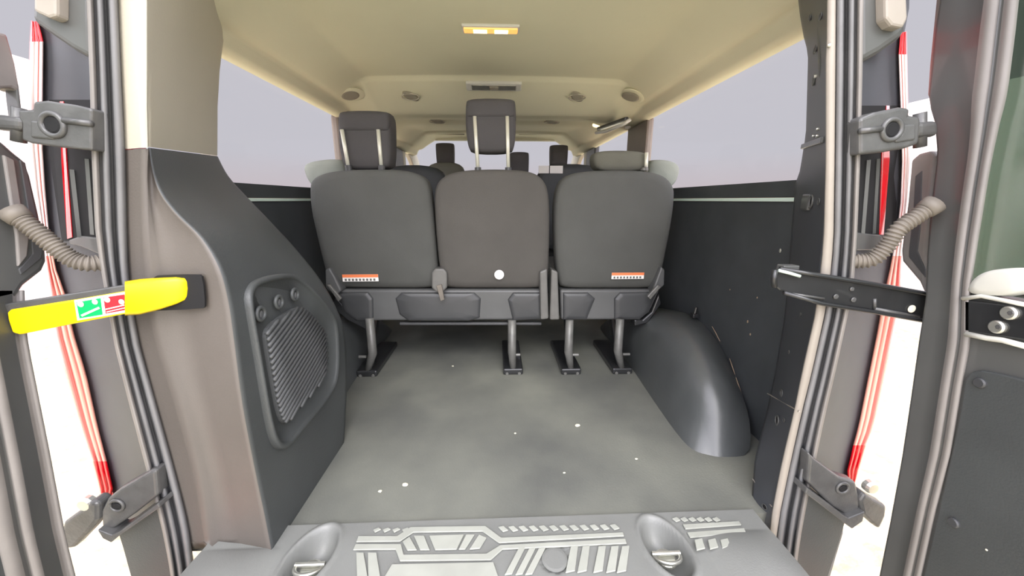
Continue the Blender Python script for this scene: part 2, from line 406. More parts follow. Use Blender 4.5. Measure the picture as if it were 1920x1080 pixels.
# finer rows
fine = []
for i in range(len(rows)-1):
    n = 4
    for k in range(n):
        t = k/n; r = []
        for j in range(len(rows[0])):
            p0 = rows[max(i-1, 0)][j]; p1 = rows[i][j]; p2 = rows[i+1][j]; p3 = rows[min(i+2, len(rows)-1)][j]
            r.append(.5*((2*p1)+(p2-p0)*t+(2*p0-5*p1+4*p2-p3)*t*t+(3*p1-p0-3*p2+p3)*t**3))
        fine.append(r)
fine.append(rows[-1])
fine[0] = [Vector((p.x, p.y, 0.0)) for p in fine[0]]
low = MB().loft(fine, ks=[1, 1, 1, 1, 1, 1, 1]+[0]*9)
o = low.build('lower_panel', [M['black'], M['tan']], tr, smooth=True)
lab(o, 'black side face with a taupe rear face')
top = rows[-1]
up = [top]
for (y, sl, cr, fp, fx, zf) in ((200, 231, 277, (408, 200), -.745, 0), (130, 227, 277, (412, 132), -.745, 0), (60, 224, 277, (420, 66), -.745, 0), (-30, 221, 277, (432, -10), -.73, 0), (-250, 208, 268, (436, -130), -.73, 0)):
    Fp = PX(fp[0], fp[1], fx); R = PX(cr+1, y, -.585-.0*y); R = PY(cr+1, y, .66+.02)
    d = Fp-R
    a0 = PY(sl-6, y, .700); a1 = PY(sl+6, y, .690); c2 = PY(cr-2, y, .675)
    r = [a0, a1, a1+(c2-a1)*.6, c2, c2+(R-c2)*.3, c2+(R-c2)*.6, c2+(R-c2)*.9, R, R+d*.03, R+d*.25, R+d*.5, R+d*.75, R+d*.96, Fp, Fp+Vector((-.012, .012, 0)), Fp+Vector((-.04, .02, 0)), Vector((-.80, Fp.y+.02, Fp.z))]
    up.append(r)
up[0] = [p+Vector((0, -.0005, .0015)) for p in up[0]]
lab(MB().loft(up).build('upper_panel', M['beige'], tr, smooth=True), 'beige upper panel')
# grille inset on the side face
def gp(px, py, off=0.0):
    t = max(0, min(1, (560-py)/50)); return PX(px, py, -.4705-.011*t+.003+off)
gout = [(460, 560), (466, 532), (490, 520), (535, 512), (556, 516), (592, 548), (622, 588), (632, 612), (634, 700), (622, 738), (560, 812), (533, 845), (514, 838), (500, 790), (478, 660)]
gin = [(478, 570), (483, 548), (500, 536), (535, 530), (552, 535), (585, 566), (612, 600), (619, 622), (620, 690), (610, 722), (555, 788), (535, 812), (522, 800), (510, 750), (492, 650)]
so = smooth_poly(gout, 2)
pts = [gp(a, b, .0) for a, b in so]; n = len(pts); c = sum(pts, Vector())/n
mb = MB(); rr = []
for sc, dx in ((1.0, -.008), (1.0, .004), (.985, .008), (.955, .008), (.935, .004), (.925, -.001), (.6, -.001), (.001, -.001)):
    rr.append([Vector((p.x+dx, c.y+(p.y-c.y)*sc, c.z+(p.z-c.z)*sc)) for p in pts])
mb.loft(rr, closed=True); gb = mb.build('grille_surround', M['black'], tr, smooth=True)
# ribbed grille: slanted ribs cut to the opening
gsh = smooth_poly([(497, 622), (512, 604), (560, 572), (578, 584), (606, 616), (613, 632), (614, 690), (604, 716), (552, 776), (536, 797), (524, 782), (512, 720), (500, 650)], 2)
g3 = [gp(a, b, .006) for a, b in gsh]
mb = MB(); mb.prism(g3, (-.008, 0, 0)); gg = mb.build('ribbed_grille', M['grill'], tr)
def inside(y, z, P):
    r = False; j = len(P)-1
    for i in range(len(P)):
        if (P[i].z > z) != (P[j].z > z) and y < (P[j].y-P[i].y)*(z-P[i].z)/(P[j].z-P[i].z)+P[i].y: r = not r
        j = i
    return r
mb = MB(); ymin = min(p.y for p in g3); ymax = max(p.y for p in g3); zmin = min(p.z for p in g3); zmax = max(p.z for p in g3)
k = 0
zz = zmin-.2
while zz < zmax+.05:
    seg = [ymin+(ymax-ymin)*i/80 for i in range(81)]
    run = [y for y in seg if inside(y, zz+(y-ymin)*.35, g3)]
    if len(run) > 2:
        ya, yb = run[0], run[-1]
        mb.tube([Vector((g3[0].x+.001, ya+(yb-ya)*t, zz+(ya+(yb-ya)*t-ymin)*.35)) for t in (0, .25, .5, .75, 1)], .0042, 6)
    zz += .0125
mb.build('grille_ribs', M['grill'], tr, smooth=True)
# little scoops over the grille
mb = MB()
for (a, b) in ((489, 588), (523, 566), (553, 552)):
    mb.torus(gp(a, b, .004), (1, 0, 0), .0125, .004)
mb.each('scoop_ring', M['black'], tr, smooth=True)
mb = MB()
for (a, b) in ((491, 590), (525, 568), (555, 554)): mb.disc(gp(a, b, -.001), (1, 0, 0), .011, .004)
mb.each('scoop', M['shellr'], tr)
# slot for the check strap
def slotY(px): return .664
sl = [PY(a, b, .655) for a, b in smooth_poly([(268, 518), (372, 514), (380, 520), (385, 574), (380, 579), (262, 584)], 1)]
MB().prism(sl, (0, .004, 0)).build('strap_slot', M['hole'], tr)
# ------------------------------------------------------------------ rear opening: seals, flanges, jambs
def ribbon(tab, cols, ks, mats, name, parent=None, n=36, yoff=0, mirror=False):
    """tab rows (py, pxL, pxR, depthL, depthR); cols (t, depth bump)"""
    y0 = tab[0][0]; y1 = tab[-1][0]; rows = []
    for i in range(n+1):
        y = y0+(y1-y0)*i/n; a, b, da, db = interp(tab, y)
        rows.append([PY(a+(b-a)*t, y, da+(db-da)*t+bump+yoff) for t, bump in cols])
    return MB().loft(rows, ks=ks).build(name, mats, parent, smooth=True)
SEALCOLS = [(0, .03), (.0, .006), (.05, 0), (.14, .0), (.22, .012), (.27, .014), (.33, .004), (.42, -.002), (.52, .004), (.58, .016), (.63, .016), (.70, .004), (.80, -.001), (.93, .004), (1, .016), (1.0, .035)]
SK = [0, 0, 0, 0, 1, 1, 2, 2, 1, 1, 1, 2, 2, 2, 1]
TL = [(-330, 150, 205), (-40, 160, 220), (0, 162, 222), (150, 168, 229), (300, 172, 236), (430, 178, 239), (500, 188, 241), (560, 199, 247), (650, 215, 264), (750, 240, 292), (850, 266, 320), (950, 293, 346), (1000, 305, 356), (1050, 315, 363), (1120, 326, 370)]
TL = [(a, b, c, .672, .68) for a, b, c in TL]
o = ribbon(TL, SEALCOLS, SK, [M['taupe'], M['rub'], M['rubg']], 'door_seal', n=46)
tag(o, 'ribbed rubber door seal with a taupe edge beside the beige and taupe trim', 'door seal', 'rubber seals around the rear opening')
TR = [(-330, 1570, 1628), (-40, 1566, 1620), (0, 1566, 1619), (150, 1565, 1617), (300, 1564, 1613), (450, 1562, 1607), (540, 1553, 1600), (590, 1545, 1590), (700, 1520, 1566), (770, 1503, 1549), (860, 1482, 1530), (955, 1462, 1511), (1020, 1453, 1499), (1120, 1440, 1487)]
TR = [(a, b, c, .68, .672) for a, b, c in TR]
o = ribbon(TR, [(1-t, d) for t, d in SEALCOLS][::-1], SK[::-1], [M['taupe'], M['rub'], M['rubg']], 'door_seal')
tag(o, 'ribbed rubber door seal with a taupe edge beside the bare dark pillar', 'door seal', 'rubber seals around the rear opening')

# bare pillar on the right with flange, holes, pad
rp = thing('rear_pillar', 'bare dark painted pillar with holes and a beige flange at the right of the opening', 'pillar', (.7, .8, 0))
PIL = [(-330, 1488, 1556), (-40, 1492, 1552), (30, 1500, 1551), (70, 1507, 1551), (92, 1513, 1551), (110, 1515, 1551), (250, 1511, 1549), (320, 1500, 1548), (345, 1491, 1547), (430, 1484, 1545), (520, 1478, 1535), (600, 1470, 1526), (700, 1453, 1503), (770, 1438, 1490), (860, 1415, 1467), (955, 1408, 1448), (1030, 1425, 1440), (1100, 1425, 1436)]
rows = []
for i in range(73):
    y = -300+1400*i/72; a, b = interp(PIL, y)
    dep = .93 if y < 700 else max(.70, .93-(y-700)/1000*.72)
    A = PY(a, y, dep); B = PY(b+2, y, .70); d = B-A
    rows.append([Vector((.80, A.y+.03, A.z)), A+Vector((.012, .006, 0)), A, A+d*.1, A+d*.35, A+d*.65, A+d*.95, B, B+Vector((.01, .0, 0))])
MB().loft(rows).build('pillar_shell', M['pillar'], rp, smooth=True)
def pil(px, py):
    a, b = interp(PIL, py); dep = .93 if py < 700 else max(.70, .93-(py-700)/1000*.72)
    t = (px-a)/(b-a+2); A = PY(a, py, dep); B = PY(b+2, py, .70)
    # intersect ray with plane through A,B vertical
    r = ray(px, py); n = Vector((B.y-A.y, -(B.x-A.x), 0)); k = n.dot(A-C0)/n.dot(r); return C0+r*k, (n.normalized() if n.dot(r) < 0 else -n.normalized())
FLG = [(-330, 1553, 1571), (-40, 1551, 1568), (80, 1550, 1567), (95, 1548, 1567), (300, 1548, 1565), (450, 1544, 1563), (540, 1535, 1555), (590, 1528, 1546), (700, 1503, 1522), (770, 1489, 1504), (860, 1467, 1484), (955, 1448, 1464), (1020, 1441, 1454), (1120, 1428, 1442)]
FLG = [(a, b, c, .688, .682) for a, b, c in FLG]
lab(ribbon(FLG, [(0, .02), (0, .004), (.12, 0), (.85, 0), (1, .004)], None, M['cream'], 'door_flange', rp), 'beige painted flange')
holes = MB(); rims = MB()
for (px, py, r) in ((1522, 378, .010), (1536, 378, .005), (1466, 737, .007), (1458, 788, .009), (1471, 788, .004), (1480, 660, .004), (1502, 590, .0035), (1531, 90, .006), (1528, 95, .005), (1456, 945, .005), (1434, 950, .005), (1527, 150, .008), (1520, 32, .005), (1540, 30, .005)):
    p, n = pil(px, py); holes.disc(p-n*.001, n, r, .0026, 14); rims.torus(p+n*.0012, n, r*1.25, r*.22, 16, rs=6)
holes.build('pillar_holes', M['hole'], rp); rims.build('hole_rims', M['paint'], rp, smooth=True)
p, n = pil(1512, 379); q, _ = pil(1512, 397)
mb = MB(); sd = n.cross(Vector((0, 0, 1))); mb.obox(p-n*.002, n*.006, sd*.030, Vector((0, 0, .018))); mb.build('fixing_pad', M['paint'], rp, bevel=.004)
mb = MB()
for (px, py, r) in ((1535, 242, .003), (1527, 255, .003), (1534, 255, .0035), (1531, 143, .0035), (1557, 85, .003)):
    p, n = pil(px, py); mb.disc(p, n, r, .004, 12)
mb.each('bright_clip', M['bare'], rp, label='small bright clip')
mb = MB(); a, n = pil(1440, 738); b, _ = pil(1500, 772); mb.tube([a+n*.001, b+n*.001], .0016, 6)
a, n = pil(1412, 898); b, _ = pil(1448, 950); mb.tube([a+n*.001, b+n*.001], .0014, 6); mb.build('panel_joints', M['cream'], rp)
a, n = pil(1506, 275); b, _ = pil(1545, 262); MB().bar(a+n*.002, b+n*.002, .006, .012).build('cross_lip', M['paint'], rp, bevel=.002)

# jambs outside the seals (dark panels), lamps, body corners
JL = [(-300, 60, 166), (-40, 58, 172), (40, 70, 172), (110, 80, 176), (300, 80, 182), (430, 88, 186), (520, 104, 200), (600, 128, 212), (700, 160, 232), (800, 180, 258), (865, 198, 276), (925, 212, 292), (960, 222, 300), (1020, 238, 316), (1120, 262, 334)]
JR = [(-300, 1616, 1706), (-40, 1612, 1706), (40, 1612, 1704), (70, 1612, 1690), (200, 1610, 1690), (330, 1608, 1692), (430, 1604, 1684), (520, 1598, 1672), (600, 1582, 1652), (700, 1560, 1632), (800, 1538, 1612), (880, 1520, 1592), (925, 1508, 1582), (985, 1496, 1585), (1050, 1485, 1565), (1120, 1476, 1545)]
for T, sgn in ((JL, -1), (JR, 1)):
    t = [(a, b, c, (.76 if sgn < 0 else .69), (.69 if sgn < 0 else .76)) for a, b, c in T]
    o = ribbon(t, [(0, 0), (.1, 0), (.5, .004), (.9, 0), (1, 0)], None, M['jamb'], 'jamb_panel')
    tag(o, 'dark blue grey door jamb panel between the seal and the red lamp on the %s' % ('left' if sgn < 0 else 'right'), 'door jamb', 'jamb panels of the rear opening')
def jdepth(px, py, sgn, d=0):
    a, b = interp(JL if sgn < 0 else JR, py); t = (px-a)/(b-a); 
    y = (.76+(.69-.76)*t) if sgn < 0 else (.69+.07*t)
    return PY(px, py, y+d)
# recess with red lamp back seen behind the upper hinge
for sgn in (-1, 1):
    m = lambda x: x if sgn < 0 else 1798-x
    cav = thing('lamp_recess', 'black recess with a red upright stripe below the upper %s hinge' % ('left' if sgn < 0 else 'right'), 'recess', (sgn*.8, .74, .6), 'lamp recesses in the jambs')
    mb = MB(); ql = [(92, 187), (180, 187), (186, 448), (116, 452), (94, 300)] if sgn < 0 else [(1614, 198), (1690, 198), (1688, 300), (1678, 440), (1608, 440)]
    mb.prism([jdepth(a, b, sgn, -.003) for a, b in ql], (0, .003, 0)); mb.build('cavity', M['hole'], cav)
    rd = [(112, 190), (119, 190), (124, 300), (135, 445), (126, 448), (115, 300)] if sgn < 0 else [(1662, 198), (1668, 198), (1668, 300), (1657, 440), (1649, 440), (1654, 290)]
    mb = MB(); mb.prism([jdepth(a, b, sgn, -.006) for a, b in rd], (0, .003, 0)); lab(mb.build('red_stripe', M['lens'], cav), 'red stripe')
    mb = MB()
    for (a, b, c, d) in (((136, 318), (150, 445), .004, .006), ((164, 298), (174, 440), .003, .006)) if sgn < 0 else (((1628, 300), (1617, 438), .004, .006), ((1646, 298), (1638, 438), .003, .006)):
        mb.bar(jdepth(*a, sgn, -.006), jdepth(*b, sgn, -.006), c, d)
    mb.each('flange_edge', M['paint'], cav)
    ll = [(128, 450), (150, 442), (185, 446), (187, 478), (150, 462), (130, 458)] if sgn < 0 else [(1608, 436), (1650, 440), (1660, 448), (1640, 470), (1606, 470)]
    mb = MB(); mb.prism([jdepth(a, b, sgn, -.008) for a, b in ll], (0, .006, 0)); mb.build('recess_ledge', M['paint'], cav, bevel=.003)
# upper body corner / gutter moulding
for sgn, poly, sub in ((-1, [(57, -40), (170, -40), (172, 112), (135, 92), (88, 60), (62, 42), (57, 30)], [(62, -30), (106, -30), (106, 30), (92, 34), (62, 20)]),
                       (1, [(1608, -40), (1706, -40), (1703, 58), (1690, 72), (1650, 100), (1610, 122)], [(1660, -30), (1700, -30), (1703, 34), (1694, 52), (1672, 48), (1661, 34)])):
    g = thing('roof_gutter', 'dark roof corner moulding with a grey bracket above the %s tail lamp' % ('left' if sgn < 0 else 'right'), 'roof moulding', (sgn*.7, .72, .95), 'roof corner mouldings')
    MB().prism([PY(a, b, .685+.0*a) for a, b in poly], (sgn*.01, .10, 0)).build('moulding', M['paint'], g, bevel=.012, seg=3)
    MB().prism([PY(a, b, .668) for a, b in sub], (0, .02, 0)).build('bracket', M['cream'], g, bevel=.004)

# rear quarter of the body skin, curving from the lamps to the flat sides

LL = [(40, 57, 72), (75, 55, 82), (150, 53, 81), (270, 53, 80), (350, 62, 85), (430, 76, 92), (500, 86, 104), (560, 94, 126), (620, 100, 137), (700, 120, 162), (800, 149, 184), (865, 171, 201), (905, 181, 210), (930, 187, 216), (942, 190, 205)]
LR = [(60, 1688, 1701), (100, 1684, 1702), (200, 1688, 1704), (300, 1691, 1708), (380, 1688, 1703), (430, 1682, 1697), (500, 1669, 1692), (560, 1655, 1692), (620, 1645, 1678), (700, 1629, 1662), (800, 1609, 1641), (835, 1599, 1626), (870, 1591, 1616), (895, 1584, 1608), (906, 1590, 1605)]
for T, sgn in ((LL, -1), (LR, 1)):
    rows = []
    for y in [T[0][0]+(T[-1][0]+60-T[0][0])*i/20 for i in range(21)]:
        a, b = interp(T, y); e_ = PY(a+6 if sgn < 0 else b-6, y, .80)
        rows.append([e_, Vector((e_.x+(sgn*.86-e_.x)*.35, .86, e_.z)), Vector((sgn*.855, .95, e_.z)), Vector((sgn*.868, 1.02, e_.z))])
    struct(MB().loft(rows).build('body_quarter_%s' % ('left' if sgn < 0 else 'right'), M['red'], smooth=True, solid=.004), 'red rear quarter of the body')
    L = thing('tail_lamp', 'tall slim %s tail lamp strip, a reflection coloured pale pink in the middle, with bright red ends' % ('left' if sgn < 0 else 'right'), 'tail lamp', (sgn*.82, .74, .1), 'tail lamps either side of the opening')
    def piece(y0, y1, nm, mats, ks):
        n = max(3, int((y1-y0)/25)); rows = []
        for i in range(n+1):
            y = y0+(y1-y0)*i/n; a, b = interp(T, y)
            if sgn > 0: a, b = b, a
            rows.append([PY(a+(b-a)*t, y, dd) for t, dd in ((0, .79), (0.0, .765), (.12, .752), (.3, .748), (.38, .752), (.44, .748), (.62, .745), (.70, .749), (.76, .744), (.92, .744), (1, .752), (1, .79))])
        o = MB().loft(rows, ks=ks).build(nm, mats, L, smooth=True, bevel=0)
        return o
    y0, y1 = T[0][0], T[-1][0]
    lo = 865 if sgn < 0 else 835; hi = 78 if sgn < 0 else 102
    lab(piece(y0, hi, 'upper_lens', M['lens'], None), 'bright red upper lens')
    mid = 480
    lab(piece(hi, mid, 'middle_lens', [M['lensred'], M['lenspale']], [0, 0, 1, 1, 1, 1, 0, 1, 1, 1, 1]), 'middle lens with red lines, an overexposed reflection put into its pale pink')
    lab(piece(mid, lo, 'middle_lens', [M['lensred'], M['lenssal']], [0, 0, 0, 0, 0, 1, 0, 1, 1, 1, 1]), 'coral middle lens with a reflection put into its salmon part')
    lab(piece(lo, y1, 'lower_lens', M['lens'], None), 'bright red lower lens')

# ------------------------------------------------------------------ sill scuff plate: a height field with two bowls
sp = thing('sill_plate', 'grey plastic sill plate with pale ribbed tread along the rear edge of the floor', 'sill plate', (0, .62, 0))
bowls = [(Vector((-.388, .636, 0)), .043, .070, -.12), (Vector((.352, .630, 0)), .043, .070, .10)]
SLL = PZ(398, 1050, 0); SRR = PZ(1440, 1035, 0)
def plate_z(x, y):
    z = .008
    # raised shoulders left and right of the bowls
    for cx, w in ((-.54, .085), (.52, .085)):
        k = max(0, 1-((x-cx)/w)**2)*max(0, 1-((y-.575)/.085)**2)
        z += .018*k**.8
    for (c, rx, ry, sh) in bowls:
        dx = x-c.x-(-(y-c.y)*sh); dy = y-c.y
        q = math.sqrt((dx/rx)**2+(dy/ry)**2)
        if q < 1: z -= .052*(1-q**4)
        elif q < 1.22: z += .004*math.sin((q-1)/.22*math.pi)
    if y < .53: z -= (.53-y)**2*18
    c = PZ(1040, 1050, 0); d = math.hypot(x-c.x, y-c.y)
    if .026 < d < .033: z -= .004
    return z
NX, NY = 260, 70
mb = MB(); rows = []
for j in range(NY+1):
    y = .44+(.715-.44)*j/NY
    tl = max(0, (y-.64)/.075); xl = -.62; xr = .605 if y > .0 else .605
    xr = .60 if y < .655 else .60
    rows.append([Vector((xl+(xr-xl)*i/NX, y, plate_z(xl+(xr-xl)*i/NX, y))) for i in range(NX+1)])
mb.loft(rows); mb.build('plate', M['sill'], sp, smooth=True)
tr_m = MB()
def rib(poly, h=.0035, z=.0095):
    tr_m.prism([PZ(a, b, z) for a, b in poly], (0, 0, h))
# rows of the tread, traced on the plate
rib([(672, 1007), (745, 1007), (770, 990), (910, 988), (940, 1010), (1168, 1000), (1170, 1007), (936, 1020), (905, 998), (775, 1000), (750, 1017), (668, 1018)])
rib([(667, 1022), (752, 1022), (757, 1042), (912, 1040), (938, 1024), (1172, 1012), (1175, 1021), (942, 1032), (920, 1052), (750, 1054), (742, 1032), (662, 1033)])
for q in ([(755, 1017), (768, 1008), (782, 1033), (764, 1034)], [(776, 1006), (795, 1006), (806, 1033), (788, 1033)], [(805, 1006), (870, 1004), (856, 1032), (816, 1033)], [(874, 1004), (890, 1004), (872, 1032), (860, 1032)], [(898, 1004), (912, 1010), (900, 1030), (880, 1032)]): rib(q)
rib([(735, 1060), (925, 1056), (935, 1085), (720, 1085)])
for k, (x0, x1) in enumerate(((668, 684), (690, 708))): rib([(x0, 1038), (x1-2, 1038), (x1+8, 1100), (x0+2, 1100)])
for x in (972, 992, 1010): rib([(x, 1030), (x+13, 1028), (x-12, 1078), (x-26, 1080)])
for x in (1070, 1092, 1122, 1146, 1166): rib([(x, 1026), (x+14, 1025), (x+8, 1072), (x-10, 1076)])
for x in range(934, 1160, 19): rib([(x, 990+(1160-x)*.017-4), (x+10, 988+(1160-x)*.017-4), (x+19, 998+(1160-x)*.017-6), (x+9, 999+(1160-x)*.017-4)])
for x in range(700, 760, 18): rib([(x, 995), (x+10, 991), (x+15, 994), (x+3, 1000)])
for x in range(1260, 1340, 15): rib([(x, 974), (x+8, 971), (x+16, 977), (x+8, 980)])
rib([(1280, 985), (1385, 979), (1390, 986), (1285, 994)]); rib([(1288, 1000), (1395, 992), (1398, 1000), (1294, 1010)])
for x in (1302, 1327, 1350, 1375): rib([(x, 1014), (x+14, 1011), (x+20, 1030-(x-1300)*.08), (x+4, 1034-(x-1300)*.08)], z=.016)
lab(tr_m.build('tread_ribs', M['tread'], sp, bevel=.0008, seg=1), 'worn tread ribs with their shine put into the pale colour')
MB().disc(PZ(1040, 1050, .008), (0, 0, 1), .026, .0025, 28).build('round_plug', M['sill'], sp)
MB().box((-.66, .44, -.34), (.66, .535, -.17)).build('sill_riser', M['black'], sp, bevel=.01)
for i, (c, rx, ry, sh) in enumerate(bowls):
    R = thing('tie_down_ring', 'metal tie down ring in the %s bowl of the sill plate' % ('left' if i == 0 else 'right'), 'tie down ring', (c.x, c.y, -.032), 'tie down rings in the sill')
    cc = Vector((c.x, c.y+.006, -.006))
    pts = [cc+Vector((.028*math.cos(t), -.012+.026*math.sin(t), -.004-.008*math.sin(t))) for t in [math.pi+math.pi*k/14 for k in range(15)]]
    MB().tube(pts, .0042, 10).build('ring', M['bare'], R, smooth=True)
    MB().disc(cc+Vector((0, -.012, -.016)), (0, 0, 1), .022, .008).build('ring_base', M['bare'], R)
    MB().tube([cc+Vector((-.030, -.010, -.002)), cc+Vector((.030, -.010, -.002))], .005, 10).build('pivot_bar', M['bare'], R)

# lower corner trim left of the sill
# ------------------------------------------------------------------ wheel arch cover (right) and its twin on the left
def arch(sgn):
    g = lambda px, py, x: PX(px, py, x)
    R_ = [[PZ(1330, 853, 0), PZ(1336, 855, 0), PZ(1342, 856, 0), PZ(1352, 857, 0), PZ(1380, 857, 0), PZ(1411, 854, 0)],
          [PZ(1308, 849, 0), g(1318, 812, .61), g(1332, 782, .635), g(1348, 770, .655), g(1378, 773, .70), g(1407, 785, .765)],
          [PZ(1290, 838, 0), g(1300, 790, .60), g(1312, 745, .615), g(1338, 728, .655), g(1368, 727, .70), g(1393, 742, .79)],
          [PZ(1268, 812, 0), g(1275, 745, .595), g(1292, 708, .61), g(1324, 690, .655), g(1352, 690, .71), g(1377, 703, .797)],
          [PZ(1244, 778, 0), g(1246, 702, .595), g(1262, 660, .61), g(1298, 640, .655), g(1326, 640, .71), g(1350, 642, .797)],
          [PZ(1219, 742, 0), g(1216, 668, .595), g(1228, 628, .61), g(1262, 606, .655), g(1290, 602, .71), g(1316, 602, .797)],
          [PZ(1197, 708, 0), g(1194, 650, .595), g(1202, 614, .61), g(1228, 592, .65), g(1256, 584, .71), g(1284, 584, .797)],
          [PZ(1183, 688, 0), g(1180, 640, .595), g(1186, 610, .61), g(1205, 590, .65), g(1226, 581, .71), g(1250, 580, .797)]]
    L = R_[-1]
    R_.append([Vector((p.x, p.y+.28, p.z*.75)) for p in L]); R_.append([Vector((p.x, p.y+.42, p.z*.35)) for p in L]); R_.append([Vector((p.x, p.y+.48, 0)) for p in L])
    R_ = [[Vector((sgn*p.x, p.y, p.z)) for p in r] for r in R_]
    return MB().loft(R_).build('wheel_arch_cover', M['arch'], smooth=True, subd=1)
tag(arch(1), 'rounded glossy black wheel arch cover on the right of the load floor', 'wheel arch cover', 'wheel arch covers')
tag(arch(-1), 'black wheel arch cover on the left, mostly hidden behind the side trim', 'wheel arch cover', 'wheel arch covers')
# dried sealant dabs and a strap buckle on the right wall
k = 0
for (a, b) in (((1403, 818), (1401, 770)), ((1396, 755), (1380, 708)), ((1378, 702), (1368, 672)), ((1350, 640), (1335, 612))):
    pa = PX(*a, .792); pb = PX(*b, .792)
    MB
    mb = MB(); mb.tube([pa, (pa+pb)/2+Vector((0, .004, .004)), pb], [.0008, .0017, .0008], 6)
    tag(mb.build('glue_line', M['dirt']), ['tan glue line low behind the wheel arch cover', 'tan glue line beside the middle of the wheel arch cover', 'short tan glue line above the middle of the wheel arch cover', 'tan glue line near the top of the wheel arch cover'][k], 'glue line', 'glue lines on the right wall'); k += 1
for k, (px, py, r) in enumerate(((1463, 470, .006), (1402, 603, .005), (1407, 627, .004), (1420, 558, .003), (1369, 543, .0025))):
    p = PX(px, py, .7995)
    tag(MB().disc(p, (-1, 0, 0), r*.6, .0015, 8, ry=r).build('dirt_spot', M['dirt'] if k else M['bare']), ['pale spot on the dark right wall beside the pillar', 'tan streak in the middle of the right wall', 'tan dab just below the streak on the right wall', 'small tan dot below the check strap', 'tiny tan dot above the wheel arch cover'][k], 'spot', 'spots on the right wall')
b = thing('belt_anchor', 'small black belt anchor on top of the right wheel arch cover', 'belt anchor', PX(1302, 592, .775))
p = PX(1302, 590, .775); MB().box((p.x-.012, p.y-.014, p.z-.012), (p.x+.012, p.y+.014, p.z+.006)).build('anchor_block', M['steel'], b, bevel=.004)
MB().tube([p+Vector((0, 0, .004)), p+Vector((.004, 0, .03))], .006, 10).build('anchor_post', M['steel'], b)

# ------------------------------------------------------------------ third row seats
def tiltY(py): return 1.40+(py-320)*.00035          # reclined: the top is nearer the rear
def sq(pts, d=0): return [PY(a, b, tiltY(b)+d) for a, b in pts]
SN = Vector((0, 1, 0))
OUT = {
 'l': [(577, 352), (580, 338), (594, 327), (625, 319), (690, 316), (760, 318), (790, 328), (803, 345), (809, 385), (814, 440), (819, 500), (821, 530), (815, 542), (720, 542), (628, 541), (614, 532), (604, 500), (590, 440), (579, 390)],
 'm': [(812, 372), (816, 345), (832, 328), (862, 319), (920, 316), (980, 318), (1010, 326), (1026, 345), (1032, 375), (1032, 440), (1030, 500), (1028, 532), (1020, 542), (925, 542), (838, 542), (828, 532), (822, 500), (816, 440)],
 'r': [(1048, 532), (1044, 500), (1041, 440), (1041, 380), (1048, 345), (1064, 328), (1095, 320), (1160, 318), (1220, 320), (1252, 330), (1267, 350), (1268, 372), (1262, 420), (1250, 480), (1240, 530), (1230, 542), (1140, 542), (1056, 542)]}
def posts_rest(parent, cx, top, bot, hw, hh, px_posts, pt, pb, mt, lean=0, offy=0):
    """head restraint: wide upper block, narrower lower tongue, two posts"""
    y = tiltY(330)+.035+offy
    h0, h1 = top, bot
    o = smooth_poly([(cx-hw, h0+hh*.10), (cx-hw*.9, h0), (cx+hw*.9, h0), (cx+hw, h0+hh*.10), (cx+hw+lean*.3, h0+hh*.55), (cx+hw*.93+lean, h0+hh*.85), (cx+hw*.80+lean, h1), (cx-hw*.78+lean, h1), (cx-hw*.93+lean, h0+hh*.85), (cx-hw+lean*.3, h0+hh*.55)], 2)
    hb = pillow([PY(a, b, y) for a, b in o], SN, .10).build('head_restraint', mt, parent, smooth=True)
    # rear relief: the raised block above the posts
    o2 = smooth_poly([(cx-hw*.97, h0+hh*.10), (cx-hw*.86, h0+1), (cx+hw*.86, h0+1), (cx+hw*.97, h0+hh*.10), (cx+hw*.96, h0+hh*.30), (cx+hw*.86, h0+hh*.36), (cx-hw*.86, h0+hh*.36), (cx-hw*.96, h0+hh*.30)], 2)
    pillow([PY(a, b, y-.008) for a, b in o2], SN, .04, rings=((0, -.008), (.6, -.007), (.9, -.002), (.98, .004), (1, .014))).build('restraint_cap', mt, hb, smooth=True)
    for (a, b) in px_posts:
        lab(MB().tube([PY(a, pt, y-.012), PY(b, pb, y-.012)], .0068, 12).build('post', M['post'], hb, smooth=True), 'pale metal post')
        MB().tube([PY(b, pb-2, y-.012), PY(b+(b-a)/(pb-pt)*8, pb+8, y-.012)], .012, 12).build('post_sleeve', M['shell'], hb)
def label3(pt, parent, w, h, y):
    c = pt
    mb = MB(); mb.box((c.x-w/2, c.y-.0015, c.z-h/2), (c.x+w/2, c.y, c.z+h/2)); b = lab(mb.build('warning_label', M['white'], parent), 'white and orange warning label')
    mb = MB(); mb.box((c.x-w/2, c.y-.0025, c.z+h*.08), (c.x+w/2, c.y-.0016, c.z+h/2)); mb.build('orange_band', M['orange'], b)
    mb = MB()
    for k in range(9):
        x = c.x-w/2+w*(.06+k*.1); mb.box((x, c.y-.0025, c.z-h*.42), (x+w*.055, c.y-.0016, c.z-h*.10))
    mb.build('small_print', M['brk'], b)
def shaded_bay(pts, y, parent, nm='shaded_bay'):  # raised pads; the shade of the recesses is put into their darker colour
    pillow([PY(a, b, y) for a, b in smooth_poly(smooth_poly(sum([[p, p] for p in pts], []), 1), 1)], SN, .03, rings=((0, -.004), (.7, -.004), (.93, -.002), (.98, .002), (1, .01))).build(nm, M['shell'], parent, smooth=True)
